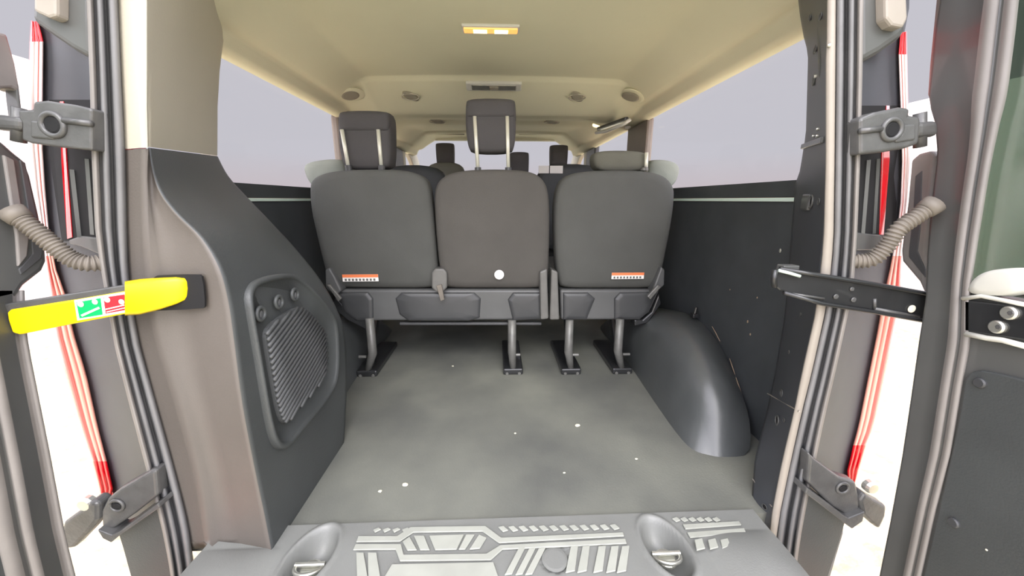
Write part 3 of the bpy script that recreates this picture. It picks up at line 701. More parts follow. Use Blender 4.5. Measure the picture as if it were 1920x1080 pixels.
def seat_leg(parent, px, pyt, pyb, lean):
    """rear post, diagonal strut running forward, floor latch"""
    foot = PZ(px, pyb, 0); topp = PY(px+lean*.2, pyt, foot.y)
    L = MB().tube([Vector((topp.x, foot.y, topp.z)), Vector((topp.x, foot.y, .10)), foot+Vector((0, 0, .02))], [.017, .018, .013], 10).build('leg', M['leg'], parent, smooth=True)
    MB().bar(foot+Vector((lean*.0008, .01, .03)), Vector((foot.x-.03*lean/10, foot.y+.34, .22)), .02, .035).build('strut', M['steel'], L, bevel=.004)
    MB().box((foot.x-.042, foot.y-.015, 0), (foot.x+.042, foot.y+.32, .028)).build('floor_latch', M['steel'], L, bevel=.006)
    mb = MB(); mb.disc(foot+Vector((-.026, -.012, .006)), (0, -1, 0), .007, .006, 10); mb.disc(foot+Vector((.026, -.012, .006)), (0, -1, 0), .007, .006, 10); mb.each('latch_bolt', M['leg'], L)
    MB().tube([foot+Vector((-.03*(1 if lean > 0 else -1), .0, .085)), foot+Vector((0, .0, .085))], .006, 8).build('release_pin', M['leg'], L)

dbl = thing('double_seat', 'double rear bench with two charcoal backs and raised head restraints, left and centre', 'seat', (-.22, 1.6, 0))
sgl = thing('single_seat', 'single charcoal rear seat with lowered olive head restraint, on the right', 'seat', (.48, 1.6, 0))
o = pillow(sq(smooth_poly(OUT['l'], 2)), SN, .11).build('backrest', M['seat'], dbl, smooth=True)
label3(sq([(676, 521)], -.012)[0], o, .138, .028, 0)
o2 = pillow(sq(smooth_poly(OUT['m'], 2)), SN, .11).build('backrest', M['seatb'], dbl, smooth=True)
c = sq([(936, 515)], -.013)[0]; lab(MB().disc(c, (0, -1, 0), .019, .003, 24).build('round_label', M['white'], o2), 'round white sticker')
o3 = pillow(sq(smooth_poly(OUT['r'], 2)), SN, .11).build('backrest', M['seat'], sgl, smooth=True)
label3(sq([(1177, 517)], -.012)[0], o3, .132, .026, 0)
# front cushions of the backs (wider; sunlight is put into the paler cloth colour)
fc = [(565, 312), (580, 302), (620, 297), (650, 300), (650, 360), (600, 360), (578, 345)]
lab(pillow([PY(a, b, 1.55) for a, b in smooth_poly(fc, 2)], SN, .12).build('side_bolster', M['foam'], dbl, smooth=True), 'side bolster with sunlight put into its pale grey green')
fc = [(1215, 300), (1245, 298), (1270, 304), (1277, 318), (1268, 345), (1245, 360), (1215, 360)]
lab(pillow([PY(a, b, 1.55) for a, b in smooth_poly(fc, 2)], SN, .12).build('side_bolster', M['foam'], sgl, smooth=True), 'side bolster with sunlight put into its pale grey green')
posts_rest(dbl, 681, 206, 318, 50, 112, ((641, 653), (709, 715)), 243, 312, M['hrest'], lean=4, offy=0)
posts_rest(dbl, 920, 183, 286, 48, 104, ((890, 896), (951, 953)), 218, 316, M['hrest'], lean=1)
o = smooth_poly([(1113, 292), (1120, 283), (1160, 281), (1205, 283), (1218, 292), (1220, 308), (1208, 322), (1130, 322), (1116, 312)], 2)
hb = lab(pillow([PY(a, b, 1.46) for a, b in o], SN, .09).build('head_restraint', M['olive'], sgl, smooth=True), 'olive head restraint pushed down')
MB().tube([PY(1212, 286, 1.45), PY(1211, 322, 1.45)], .0068, 10).build('post', M['post'], hb, smooth=True)
MB().disc(PY(1208, 320, 1.44), (0, 0, 1), .014, .012).build('post_sleeve', M['leg'], hb)
# base shells
sh = [(622, 543), (1026, 543), (1024, 600), (660, 602), (640, 585)]
MB().prism([PY(a, b, 1.475) for a, b in sh], (0, .12, 0)).build('base_shell', M['shellr'], dbl, bevel=.01, seg=3)
shaded_bay([(632, 549), (690, 548), (699, 560), (700, 602), (668, 602), (645, 585)], 1.468, dbl)
shaded_bay([(740, 560), (752, 549), (890, 549), (902, 560), (900, 596), (880, 602), (765, 602), (748, 590)], 1.468, dbl)
shaded_bay([(952, 562), (962, 549), (1018, 549), (1020, 598), (962, 602)], 1.468, dbl)
sh = [(1050, 543), (1238, 543), (1218, 586), (1200, 600), (1052, 600)]
MB().prism([PY(a, b, 1.475) for a, b in sh], (0, .12, 0)).build('base_shell', M['shellr'], sgl, bevel=.01, seg=3)
shaded_bay([(1056, 549), (1103, 549), (1116, 560), (1100, 600), (1056, 600)], 1.468, sgl)
shaded_bay([(1152, 560), (1162, 549), (1232, 548), (1216, 586), (1200, 600), (1152, 600)], 1.468, sgl)
# lower lip and seat pans
MB().bar(PY(750, 606, 1.50), PY(1015, 606, 1.50), .02, .012).build('lower_lip', M['shell'], dbl, bevel=.003)
MB().box((-.56, 1.60, .29), (.12, 2.06, .42)).build('seat_cushion', M['shell'], dbl, bevel=.04, seg=3)
MB().box((.22, 1.60, .29), (.57, 2.06, .42)).build('seat_cushion', M['shell'], sgl, bevel=.04, seg=3)
# brackets
def bracket(parent, pts, nm='hinge_bracket', m='brk', y=1.44, t=.06, bev=.006):
    return MB().prism([PY(a, b, y) for a, b in pts], (0, t, 0)).build(nm, M[m], parent, bevel=bev)
bracket(dbl, [(809, 512), (815, 504), (832, 504), (838, 512), (838, 540), (829, 548), (818, 548), (809, 540)])
lab(bracket(dbl, [(818, 536), (828, 534), (833, 562), (826, 565)], 'pull_strap', 'boot', 1.43, .012, .002), 'taupe pull strap')
bracket(dbl, [(1012, 510), (1026, 504), (1029, 598), (1014, 600)])
bracket(sgl, [(1034, 505), (1046, 510), (1049, 600), (1031, 600)])
bracket(dbl, [(609, 506), (618, 502), (628, 520), (640, 545), (628, 556), (610, 540)], 'recliner_cover', 'shellr')
bracket(sgl, [(1240, 500), (1247, 506), (1246, 535), (1222, 556), (1226, 538)], 'recliner_cover', 'shellr')
lab(bracket(dbl, [(612, 534), (618, 534), (640, 560), (634, 566)], 'recline_lever', 'leg', 1.42, .012, .003), 'grey recline lever')
lab(bracket(sgl, [(1234, 534), (1240, 538), (1220, 562), (1214, 556)], 'recline_lever', 'leg', 1.42, .012, .003), 'grey recline lever')
bracket(dbl, [(628, 556), (660, 590), (690, 600), (690, 620), (650, 600), (622, 575)], 'side_frame', 'steel', 1.47, .05, .005)
bracket(sgl, [(1236, 550), (1222, 585), (1205, 600), (1190, 600), (1190, 612), (1215, 606), (1240, 570)], 'side_frame', 'steel', 1.47, .05, .005)
seat_leg(dbl, 690, 596, 704, 14); seat_leg(dbl, 962, 600, 700, -10); seat_leg(sgl, 1070, 600, 700, -10); seat_leg(sgl, 1165, 598, 699, -12)
# cross frames under the seats
MB().bar((-.52, 1.80, .235), (.08, 1.80, .235), .05, .06).build('cross_tube', M['steel'], dbl, bevel=.01)
MB().bar((.30, 1.80, .235), (.54, 1.80, .235), .05, .06).build('cross_tube', M['steel'], sgl, bevel=.01)

# ------------------------------------------------------------------ rows further forward
def simple_seat(cx, y, w, top, label, hr=True, mt='seat', group=None, hcx=None, name='seat', hz=(.0, .17), hw=.12):
    t = thing(name, label, 'seat', (cx, y+.2, 0), group)
    o = [Vector((cx+a*w/2, y, b)) for a, b in smooth_poly([(-.9, .40), (-1, .55), (-1.0, top-.10), (-.75, top), (.75, top), (1, top-.10), (1, .55), (.9, .40)], 2)]
    pillow(o, SN, .13).build('backrest', M[mt], t, smooth=True)
    MB().box((cx-w/2+.01, y+.10, .26), (cx+w/2-.01, y+.56, .42)).build('seat_cushion', M['shell'], t, bevel=.04, seg=3)
    MB().box((cx-w/2+.06, y+.10, 0), (cx+w/2-.06, y+.48, .26)).build('seat_base', M['steel'], t, bevel=.01)
    if hr:
        h = top+hz[0]; hc = hcx if hcx is not None else cx
        o = [Vector((hc+a*hw, y+.02, b)) for a, b in smooth_poly([(-.9, h), (-.95, h+.01), (-1, top+hz[1]-.02), (-.9, top+hz[1]), (.9, top+hz[1]), (1, top+hz[1]-.02), (.95, h+.01), (.9, h)], 2)]
        b = pillow(o, SN, .09).build('head_restraint', M['hrest'], t, smooth=True)
        mb = MB(); mb.tube([Vector((hc-.03, y+.06, top-.02)), Vector((hc-.03, y+.06, h+.04))], .007); mb.tube([Vector((hc+.03, y+.06, top-.02)), Vector((hc+.03, y+.06, h+.04))], .007); mb.each('post', M['post'], b)
    return t
simple_seat(-.50, 2.36, .42, .925, 'dark second row seat, leftmost of its row', False, 'wall')
simple_seat(-.02, 2.36, .42, .89, 'dark second row seat behind the centre head restraint', True, 'hrest', hz=(-.03, .115), hcx=.145, hw=.06)
simple_seat(.46, 2.36, .44, .935, 'dark second row seat with a pale label on its shoulder, rightmost of its row', False, 'wall')
lab_o = None
sr = [o for o in COL.objects if o.get('label', '').startswith('dark second row seat with a pale')][0]
p = PY(1033, 318, 2.35); mb = MB(); mb.box((p.x-.075, p.y-.003, p.z-.022), (p.x-.012, p.y, p.z+.022)); mb.box((p.x-.006, p.y-.003, p.z-.022), (p.x+.072, p.y, p.z+.022))
lab(mb.build('seat_label', M['white'], sr), 'bright white label')
hx = PY(834, 300, 3.3).x
simple_seat(hx-.0, 3.30, .34, 1.03, 'front seat on the left, light put into its olive grey, with dark head restraint', True, 'olive', hcx=hx, hz=(-.01, .155), hw=.078)  # olive tone carries the light falling on this seat
hx = PY(1049, 300, 3.3).x
simple_seat(hx+.05, 3.30, .44, 1.02, 'dark front seat on the right with dark head restraint', True, 'wall', hcx=hx, hz=(-.01, .155), hw=.078)

# ------------------------------------------------------------------ fittings of the headliner
def ceil_z(x, y):
    dy = max(0, abs(x)-.58)*1.15
    return zsec(x, interp(prof_y, y-dy)[0], y)
def ceil_n(p):
    h = .02
    gx = (ceil_z(p.x+h, p.y)-ceil_z(p.x-h, p.y))/(2*h); gy = (ceil_z(p.x, p.y+h)-ceil_z(p.x, p.y-h))/(2*h)
    return Vector((gx, gy, -1)).normalized()
def on_ceiling(px, py):
    r = ray(px, py); k = 0.5/r.y
    best = None
    for i in range(900):
        y = .7+i*.0035; p = C0+r*(y/r.y)
        if abs(p.x) < .8 and p.z >= ceil_z(p.x, y): return p
    return C0+r*(2/r.y)
p = on_ceiling(920, 50)
d = thing('dome_lamp', 'lit amber interior lamp set in the headliner above the load floor', 'lamp', (p.x, p.y, p.z-.01))
MB().box((p.x-.092, p.y-.024, p.z-.010), (p.x+.092, p.y+.024, p.z+.008)).build('lamp_housing', M['lampg'], d, bevel=.005)
lab(MB().box((p.x-.086, p.y-.018, p.z-.014), (p.x+.086, p.y+.018, p.z-.008)).build('lens', M['lamp'], d, bevel=.003), 'amber lit lens')
mb = MB(); mb.box((p.x-.055, p.y-.012, p.z-.0155), (p.x-.012, p.y+.012, p.z-.0135)); mb.box((p.x+.012, p.y-.012, p.z-.0155), (p.x+.055, p.y+.012, p.z-.0135)); mb.each('bulb', M['bulb'], d, label='glowing bulb')
p = on_ceiling(926, 159); cn = ceil_n(p)
d = thing('ceiling_switch_panel', 'pale grey lamp panel on the headliner step above the centre head restraint', 'lamp panel', (p.x, p.y, p.z-.02))
nrm = cn; ax = Vector((1, 0, 0)); ay = nrm.cross(ax)
MB().obox(p+nrm*.004, ax*.125, ay*.026, nrm*.010).build('housing', M['lampg'], d, bevel=.006)
MB().obox(p+nrm*.014, ax*.10, ay*.016, nrm*.003).build('clear_lens', M['bare'], d, bevel=.003)
MB().obox(p+nrm*.018, ax*.02, ay*.010, nrm*.003).build('switch', M['vent'], d, bevel=.002)
for (px, py, r, lb) in ((770, 179, .042, 'left oval vent on the headliner step'), (1082, 180, .042, 'right oval vent on the headliner step'), (717, 227, .045, 'left oval vent further forward in the headliner'), (820, 226, .05, 'oval vent forward of the left vents in the headliner'), (1035, 227, .05, 'far right oval vent forward in the headliner')):
    p = on_ceiling(px, py); nrm = ceil_n(p); p = p+nrm*.001
    v = thing('ceiling_vent', lb, 'air vent', p, 'oval vents in the headliner')
    MB().disc(p, nrm, r, .008, 24, ry=r*.55).build('vent_body', M['vent'], v); MB().torus(p+nrm*.006, nrm, r*.95, .003, sy=.55).build('vent_rim', M['beige'], v, smooth=True)
for (px, py, lb) in ((660, 173, 'round grey speaker in the headliner on the left'), (1188, 176, 'round grey speaker in the headliner on the right')):
    p = on_ceiling(px, py); nrm = ceil_n(p); p = p+nrm*.008
    v = thing('speaker', lb, 'speaker', p, 'speakers in the headliner')
    MB().disc(p, nrm, .062, .006, 28, ry=.05).build('speaker_rim', M['head'], v); MB().disc(p+nrm*.005+Vector((-.01, 0, 0)), nrm, .04, .005, 24).build('speaker_grille', M['vent'], v)
for (x0, x1, lb) in ((808, 872, 'folded beige sun visor over the windscreen on the left'), (972, 1052, 'folded beige sun visor over the windscreen on the right')):
    a = PY(x0, 249, 3.62); b = PY(x1, 250, 3.62)
    v = thing('sun_visor', lb, 'sun visor', (a+b)/2, 'sun visors over the windscreen')
    MB().obox((a+b)/2, Vector(((b.x-a.x)/2, 0, 0)), Vector((0, .06, .012)), Vector((0, 0, .014))).build('visor_flap', M['head'], v, bevel=.008)
    k = a if x0 < 900 else b
    MB().disc(k+Vector((0, -.055, -.006)), (0, -1, 0), .022, .008).build('visor_mount', M['lampg'], v)
    MB().tube([a+Vector((0, -.06, -.016)), b+Vector((0, -.06, -.016))], .005, 8).build('visor_rod', M['vent'], v)
# grab handle and belt guide by the right middle window
g = thing('grab_handle', 'pale grab handle above the middle window on the right', 'handle', PX(1150, 235, .70))
a = PX(1118, 249, .60); b_ = PX(1170, 232, .64)
MB().tube([a+Vector((.03, 0, .02)), a, (a+b_)/2+Vector((-.01, 0, -.012)), b_, b_+Vector((.03, 0, .02))], .009, 10).build('grip', M['lampg'], g, smooth=True)
MB().bar(a+Vector((.012, 0, .022)), b_+Vector((.012, 0, .022)), .02, .02).build('handle_backing', M['steel'], g, bevel=.004)
g = thing('belt_guide', 'pale seat belt guide at the top of the right pillar', 'belt guide', PX(1175, 228, .74))
MB().box(tuple(PX(1174, 240, .74)), tuple(PX(1174, 240, .74)+Vector((.03, .03, .065)))).build('guide', M['lampg'], g, bevel=.008)
l = thing('side_lamp', 'small glowing yellow lamp beside the grab handle on the right', 'lamp', PX(1119, 234, .62))
p = PX(1119, 234, .62); MB().disc(p+Vector((.01, .01, 0)), (-.6, -1, 0), .034, .006, 20, ry=.02).build('lamp_rim', M['lampg'], l); lab(MB().disc(p, (-.6, -1, 0), .026, .008, 20, ry=.014).build('lit_lens', M['bulb'], l), 'glowing yellow lens')

# ------------------------------------------------------------------ rear doors
def XP(pts, x): return [PX(a, b, x) for a, b in pts]
def door(sgn):
    side = 'left' if sgn < 0 else 'right'
    lb = {'left': 'open left rear door seen edge on, dark grey with upright beads, window frame above', 'right': 'open right rear door showing dark inner panel, beads with highlights put into their colour and dark green glass'}[side]
    D = thing('rear_door', lb, 'door', (sgn*.84, .3, -.3), 'open rear doors')
    return D
XD = .80
# right door: hinge side edge in pixels, top to bottom
RD = door(1)
edgeR = [(1768, -120), (1762, 0), (1752, 60), (1744, 150), (1740, 190), (1752, 230), (1757, 290), (1744, 400), (1738, 480), (1735, 560), (1722, 640), (1708, 740), (1690, 860), (1668, 980), (1648, 1080), (1630, 1180)]
beadR = [(1895, -120), (1880, 0), (1862, 150), (1845, 260), (1830, 350), (1815, 450), (1803, 540), (1800, 640), (1786, 720), (1765, 850), (1738, 960), (1712, 1080), (1690, 1180)]
def tabx(T): return [(b, a) for a, b in T]
rows = []; tE = tabx(edgeR); tB = tabx(beadR)
for i in range(53):
    y = -120+1300*i/52; e0 = interp(tE, y)[0]; bd = interp(tB, y)[0]
    w = bd-e0
    r = [PX(e0, y, XD)+Vector((.055, .004, 0)), PX(e0, y, XD)+Vector((.006, .002, 0)), PX(e0+1.0, y, XD), PX(e0+5, y, XD), PX(e0+w*.35, y, XD), PX(bd-w*.30, y, XD), PX(bd-w*.26, y, XD-.006), PX(bd-w*.08, y, XD-.007), PX(bd-w*.05, y, XD-.001), PX(bd+w*.02, y, XD-.001), PX(bd+w*.06, y, XD-.008), PX(bd+w*.20, y, XD-.008), PX(bd+w*.26, y, XD+.002)]
    rows.append(r)
lab(MB().loft(rows, ks=[0, 0, 0, 0, 0, 1, 1, 1, 0, 1, 1, 1]).build('hinge_pillar', [M['paint'], M['taupe']], RD, smooth=True), 'grey hinge side with highlights coloured beige on its beads')  # highlights on the beads are painted as taupe bands
# inner skin continuing towards the free edge, below the window
zb = PX(1840, 540, XD).z
low_e = [PX(interp(tB, y)[0]+4, y, XD+.002) for y in (545, 640, 720, 850, 960, 1080, 1180)]
poly = low_e+[Vector((XD+.002, -.12, low_e[-1].z)), Vector((XD+.002, -.12, low_e[0].z))]
MB().prism(poly, (.05, 0, 0)).build('inner_skin', M['paint'], RD)
# trim board with plugs
tb = [(1795, 770), (1805, 705), (1822, 692), (1850, 694), (1990, 735), (1990, 1180), (1712, 1180), (1735, 1080), (1765, 930)]
tb = smooth_poly(tb[:1]+tb[1:4]+tb[4:], 1)
pp = [(1801, 760), (1808, 712), (1818, 698), (1840, 694), (1880, 702), (1919, 712)]
T3 = XP(pp, XD-.004); z0 = T3[-1].z
poly = T3+[Vector((XD-.004, -.10, z0-.02)), Vector((XD-.004, -.10, -.25)), PX(1722, 1120, XD-.004), PX(1735, 1060, XD-.004), PX(1760, 950, XD-.004), PX(1785, 840, XD-.004)]
bo = MB().prism(poly, (.008, 0, 0)).build('trim_board', M['black'], RD, bevel=.003)
mb = MB()
for (a, b) in ((1839, 718), (1790, 980)): mb.disc(PX(a, b, XD-.004), (-1, 0, 0), .0085, .005, 18)
mb.each('trim_plug', M['shell'], bo)
MB().disc(PX(1850, 1031, XD-.0045), (-1, 0, 0), .0016, .001, 8).build('pale_fleck', M['crumb'], bo)
# window glass and far frame
g0 = [PX(interp(tB, y)[0]+12, y, XD+.012) for y in (-120, 0, 150, 260, 350, 450, 540)]
poly = g0+[Vector((XD+.012, -.02, g0[-1].z)), Vector((XD+.012, -.02, g0[0].z))]
lab(MB().prism(poly, (.006, 0, 0)).build('glass', M['glassd'], RD), 'dark green door glass')
MB().box((XD, -.12, low_e[0].z), (XD+.05, -.02, g0[0].z+.04)).build('free_edge_frame', M['paint'], RD, bevel=.006)
MB().box((XD, -.12, g0[0].z-.0), (XD+.05, .60, g0[0].z+.06)).build('top_frame', M['paint'], RD, bevel=.006)
# rounded pale grey pad above the strap
cup = smooth_poly([(1812, 556), (1818, 530), (1845, 508), (1885, 502), (1925, 502), (1925, 556)], 2)
lab(pillow([PX(a, b, XD-.004) for a, b in cup], Vector((1, 0, 0)), .02, rings=((0, -.006), (.6, -.006), (.9, -.004), (.97, .002), (1, .008))).build('pale_pad', M['lampg'], RD, smooth=True), 'pale rounded pad')
# streaks on the glass are reflections; no part is drawn for them
# outer skin red
MB().box((XD+.056, -.12, -.30), (XD+.07, .60, zb)).build('outer_skin', M['red'], RD, bevel=.004)
# recessed corner below hinge
fl = [(1707, 300), (1722, 288), (1744, 282), (1752, 292), (1742, 400), (1736, 480), (1734, 556), (1722, 528), (1690, 490), (1688, 470), (1700, 380)]
o = MB().prism(XP(fl, .825), (.03, 0, 0)).build('corner_flange', M['taupe'], RD, bevel=.008, seg=3)
fl = [(1716, 330), (1728, 320), (1726, 420), (1720, 470), (1734, 505), (1734, 520), (1704, 482), (1704, 470), (1712, 400)]
MB().prism(XP(fl, .8235), (.003, 0, 0)).build('flange_groove', M['rub'], o, bevel=.001)

# left door
LDo = door(-1)
edgeL = [(-70, -60), (8, 60), (28, 110), (38, 160), (46, 220), (48, 270), (80, 290), (96, 350), (104, 440), (92, 500), (56, 540), (45, 570), (58, 650), (80, 760), (98, 850), (112, 930), (124, 1000), (142, 1080), (160, 1180)]
XL = -.80; tz = PX(-24, -260, XL)
tE = tabx(edgeL); rows = []
for i in range(21):
    y = 545+(1180-545)*i/20; e0 = interp([(540, 50), (600, 52), (650, 58), (760, 80), (850, 98), (930, 113), (1000, 126), (1080, 146), (1180, 170)], y)[0]
    bl = e0-(95+(y-545)*.055)
    r = [PX(e0, y, XL)+Vector((-.055, .004, 0)), PX(e0, y, XL)+Vector((-.008, .003, 0)), PX(e0-4, y, XL), PX(e0-12, y, XL), PX(e0-16, y, XL-.006), PX(e0-22, y, XL-.006), PX(e0-27, y, XL), PX(e0-58, y, XL), PX(e0-62, y, XL+.006), PX(e0-82, y, XL+.006), PX(e0-86, y, XL-.001), PX(e0-92, y, XL-.001), PX(e0-98, y, XL+.006), PX(e0-130, y, XL+.006), PX(e0-136, y, XL)]
    rows.append(r)
lab(MB().loft(rows, ks=[0, 0, 1, 1, 1, 1, 0, 0, 1, 1, 0, 0, 1, 1]).build('hinge_pillar', [M['paint'], M['taupe']], LDo, smooth=True), 'dark grey hinge side with taupe edge and highlights coloured on its beads')  # light bands on the beads are painted highlights; the taupe edge is separate
q = rows[0][-1]; w = rows[-1][-1]
MB().prism([rows[0][-1], rows[10][-1], rows[-1][-1], Vector((XL, -.12, w.z)), Vector((XL, -.12, q.z))], (-.05, 0, 0)).build('inner_skin', M['black'], LDo)
MB().box((XL-.07, -.12, -.30), (XL-.056, .58, q.z)).build('outer_skin', M['red'], LDo, bevel=.004)
# middle corner flange (pixels y 265..560)
fl = [(-30, 250), (5, 262), (30, 285), (52, 302), (62, 330), (78, 400), (90, 460), (92, 490), (84, 508), (50, 535), (34, 560), (-30, 575)]
o = MB().prism(XP(fl, XL), (-.04, 0, 0)).build('corner_flange', M['paint'], LDo, bevel=.01, seg=3)
fl = [(38, 300), (48, 305), (70, 410), (80, 470), (78, 484), (40, 515), (36, 505), (62, 476), (56, 410)]
MB().prism(XP(fl, XL+.002), (-.004, 0, 0)).build('flange_groove', M['rub'], o, bevel=.001)
fl = [(8, 290), (28, 300), (40, 380), (56, 440), (52, 480), (36, 500), (32, 440), (20, 370)]
MB().prism(XP(fl, XL+.004), (-.006, 0, 0)).build('flange_bead', M['taupe'], o, bevel=.002)
# upper window frame sliver
fl = [(-60, 55), (6, 62), (14, 64), (30, 120), (40, 175), (24, 165), (4, 166), (-20, 200), (-60, 200)]
MB().prism(XP(fl, XL), (-.03, 0, 0)).build('window_frame', M['taupe'], LDo, bevel=.004)
fl = [(30, 150), (36, 160), (44, 228), (40, 235), (34, 190)]
MB().prism(XP(fl, XL), (-.02, 0, 0)).build('window_frame_edge', M['paint'], LDo, bevel=.002)
MB().box((XL-.05, -.12, q.z), (XL, -.03, tz.z+.02)).build('free_edge_frame', M['paint'], LDo, bevel=.006)
mb = MB(); mb.loft([[PX(-24, y, XL), PX(-24, y, XL)+Vector((-.045, 0, 0)), PX(-90, y, XL)+Vector((-.045, 0, 0)), PX(-90, y, XL)] for y in (560, 400, 250, 100, 0, -150, -260)], closed=True)
mb.build('hinge_side_frame', M['paint'], LDo)
MB().box((XL-.045, -.12, tz.z-.02), (XL, tz.y, tz.z+.04)).build('top_frame', M['paint'], LDo, bevel=.006)
gz = PX(0, 250, XL)
lab(MB().prism([Vector((XL-.02, -.05, q.z+.12)), Vector((XL-.02, gz.y-.06, q.z+.12)), Vector((XL-.02, gz.y-.12, tz.z-.03)), Vector((XL-.02, -.05, tz.z-.03))], (-.004, 0, 0)).build('glass', M['glassd'], LDo), 'dark green door glass')
# right door upper outer frame strip
fl = [(1760, -60), (1775, -60), (1768, 0), (1756, 80), (1750, 140), (1757, 200), (1752, 215), (1738, 178), (1742, 120), (1750, 40)]
MB().prism(XP(fl, .815), (.03, 0, 0)).build('frame_bead', M['taupe'], RD, bevel=.004)

# ------------------------------------------------------------------ hinges
def hinge_upper(sgn):
    D = LDo if sgn < 0 else RD
    if sgn < 0:
        arm = [(172, 204), (140, 196), (85, 188), (62, 190), (60, 205), (33, 206), (34, 222), (40, 230), (40, 262), (55, 268), (110, 276), (172, 282)]
        lug = [(-20, 212), (36, 218), (38, 246), (-20, 242)]; hole = (99, 234); rail = [(120, 226), (172, 232)]; sidp = [(56, 225), (80, 228), (86, 245), (104, 252), (100, 262), (56, 258)]
    else:
        arm = [(1612, 222), (1640, 210), (1690, 200), (1708, 203), (1706, 216), (1727, 218), (1728, 230), (1724, 270), (1700, 278), (1660, 285), (1612, 290)]
        lug = [(1722, 228), (1762, 225), (1762, 255), (1722, 258)]; hole = (1672, 243); rail = [(1612, 246), (1652, 242)]; sidp = [(1692, 234), (1718, 232), (1718, 262), (1680, 268), (1678, 258), (1690, 252)]
    Y0 = .655
    H = MB().prism([PY(a, b, Y0) for a, b in arm], (0, .028, 0)).build('door_hinge', M['hinge'], D, bevel=.006, seg=3)
    MB().prism([PY(a, b, Y0+.008) for a, b in lug], (0, .03, 0)).build('hinge_lug', M['hinge'], H, bevel=.008, seg=3)
    MB().prism([PY(a, b, Y0-.003) for a, b in sidp], (0, .008, 0)).build('raised_pad', M['hinge'], H, bevel=.003)
    MB().torus(PY(*hole, Y0-.001), (0, -1, 0), .0165, .0042).build('hole_rim', M['hinge'], H, smooth=True)
    MB().disc(PY(*hole, Y0+.001), (0, -1, 0), .013, .003).build('bolt_hole', M['hole'], H)
    MB().tube([PY(*rail[0], Y0-.001), PY(*rail[1], Y0-.001)], .005, 8).build('stiffener', M['hinge'], H, smooth=True)
    px, py0, py1 = ((35, 206, 262) if sgn < 0 else (1725, 216, 272))
    MB().tube([PY(px, py0-4, Y0+.02), PY(px, py1+4, Y0+.02)], .009, 12).build('hinge_pin', M['hinge'], H, smooth=True)
hinge_upper(-1); hinge_upper(1)
def hinge_lower(sgn):
    D = LDo if sgn < 0 else RD
    f = (lambda P: P) if sgn < 0 else (lambda P: P)
    Y0 = .66
    if sgn < 0:
        arm = [(292, 882), (280, 884), (222, 918), (200, 936), (188, 960), (190, 990), (212, 992), (250, 966), (296, 930)]
        tray = [(296, 944), (222, 998), (208, 1004), (182, 994), (192, 1010), (208, 1018), (222, 1006), (300, 952)]
        lug = [(112, 1000), (118, 980), (160, 950), (168, 940), (184, 945), (184, 975), (165, 1000), (138, 1028), (124, 1032)]
        hole = (219, 948); knob = (170, 938); lowp = [(296, 955), (224, 1004), (232, 1030), (262, 1140), (340, 1140), (316, 1020)]
    else:
        arm = [(1518, 850), (1530, 862), (1575, 895), (1606, 905), (1614, 940), (1610, 965), (1590, 968), (1560, 950), (1514, 905)]
        tray = [(1514, 915), (1584, 968), (1592, 972), (1622, 960), (1618, 978), (1598, 992), (1584, 982), (1510, 925)]
        lug = [(1622, 925), (1640, 938), (1664, 950), (1662, 968), (1650, 994), (1636, 984), (1618, 966), (1612, 940)]
        hole = (1580, 915); knob = (1626, 908); lowp = [(1514, 922), (1584, 978), (1572, 1020), (1532, 1140), (1470, 1140), (1494, 1010)]
    H = MB().prism([PY(a, b, Y0) for a, b in arm], (0, .028, 0)).build('door_hinge', M['hinge'], D, bevel=.006, seg=3)
    MB().prism([PY(a, b, Y0-.012) for a, b in tray], (0, .04, 0)).build('hinge_tray', M['hinge'], H, bevel=.002)
    MB().prism([PY(a, b, Y0-.005) for a, b in lug], (0, .03, 0)).build('hinge_lug', M['hinge'], H, bevel=.007, seg=3)
    MB().disc(PY(*hole, Y0-.0), (0, -1, 0), .0095, .003, ry=.007).build('bolt_hole', M['hole'], H)
    MB().torus(PY(*hole, Y0-.002), (0, -1, 0), .0125, .003).build('hole_rim', M['hinge'], H, smooth=True)
    MB().disc(PY(*knob, Y0+.01), (0, -1, 0), .014, .015, 12).build('pin_head', M['bare'], H)
    o = MB().prism([PY(a, b, .68) for a, b in lowp], (0, .02, 0)).build('lower_jamb_cover', M['black'])
    tag(o, 'dark plastic bumper corner cover under the lower %s hinge' % ('left' if sgn < 0 else 'right'), 'bumper cover', 'bumper corner covers')
hinge_lower(-1); hinge_lower(1)

# ------------------------------------------------------------------ corrugated wiring boots
def boot(path, r, label, n):
    B = thing('wiring_boot', label, 'hose', path[0], 'corrugated wiring hoses')
    c = spline([tuple(p) for p in path], 12); L = [0]
    for a, b in zip(c, c[1:]): L.append(L[-1]+(b-a).length)
    pts = []; rs = []; m = n*6
    for i in range(m+1):
        t = L[-1]*i/m; j = max(k for k in range(len(L)) if L[k] <= t+1e-9); j = min(j, len(c)-2)
        f = (t-L[j])/(L[j+1]-L[j]); pts.append(c[j].lerp(c[j+1], f)); rs.append(r*(.93+.13*math.cos(i/6*2*math.pi)))
    MB().tube(pts, rs, 16).build('hose', M['boot'], B, smooth=True)
    d0 = (c[0]-c[1]).normalized()
    MB().tube([c[0]+d0*.014, c[0]-d0*.004], [r*1.3, r*1.15], 16).build('collar', M['boot'], B, smooth=True)
boot([PY(36, 408, .655), PY(66, 432, .658), PY(100, 460, .662), PY(135, 486, .668), PY(165, 494, .676), PY(192, 492, .69)], .0138, 'dusty corrugated rubber hose from the left door to the body', 22)
boot([PY(1738, 392, .655), PY(1712, 410, .658), PY(1685, 430, .662), PY(1662, 462, .668), PY(1635, 486, .676), PY(1600, 490, .69)], .0138, 'dusty corrugated rubber hose from the right door to the body', 22)

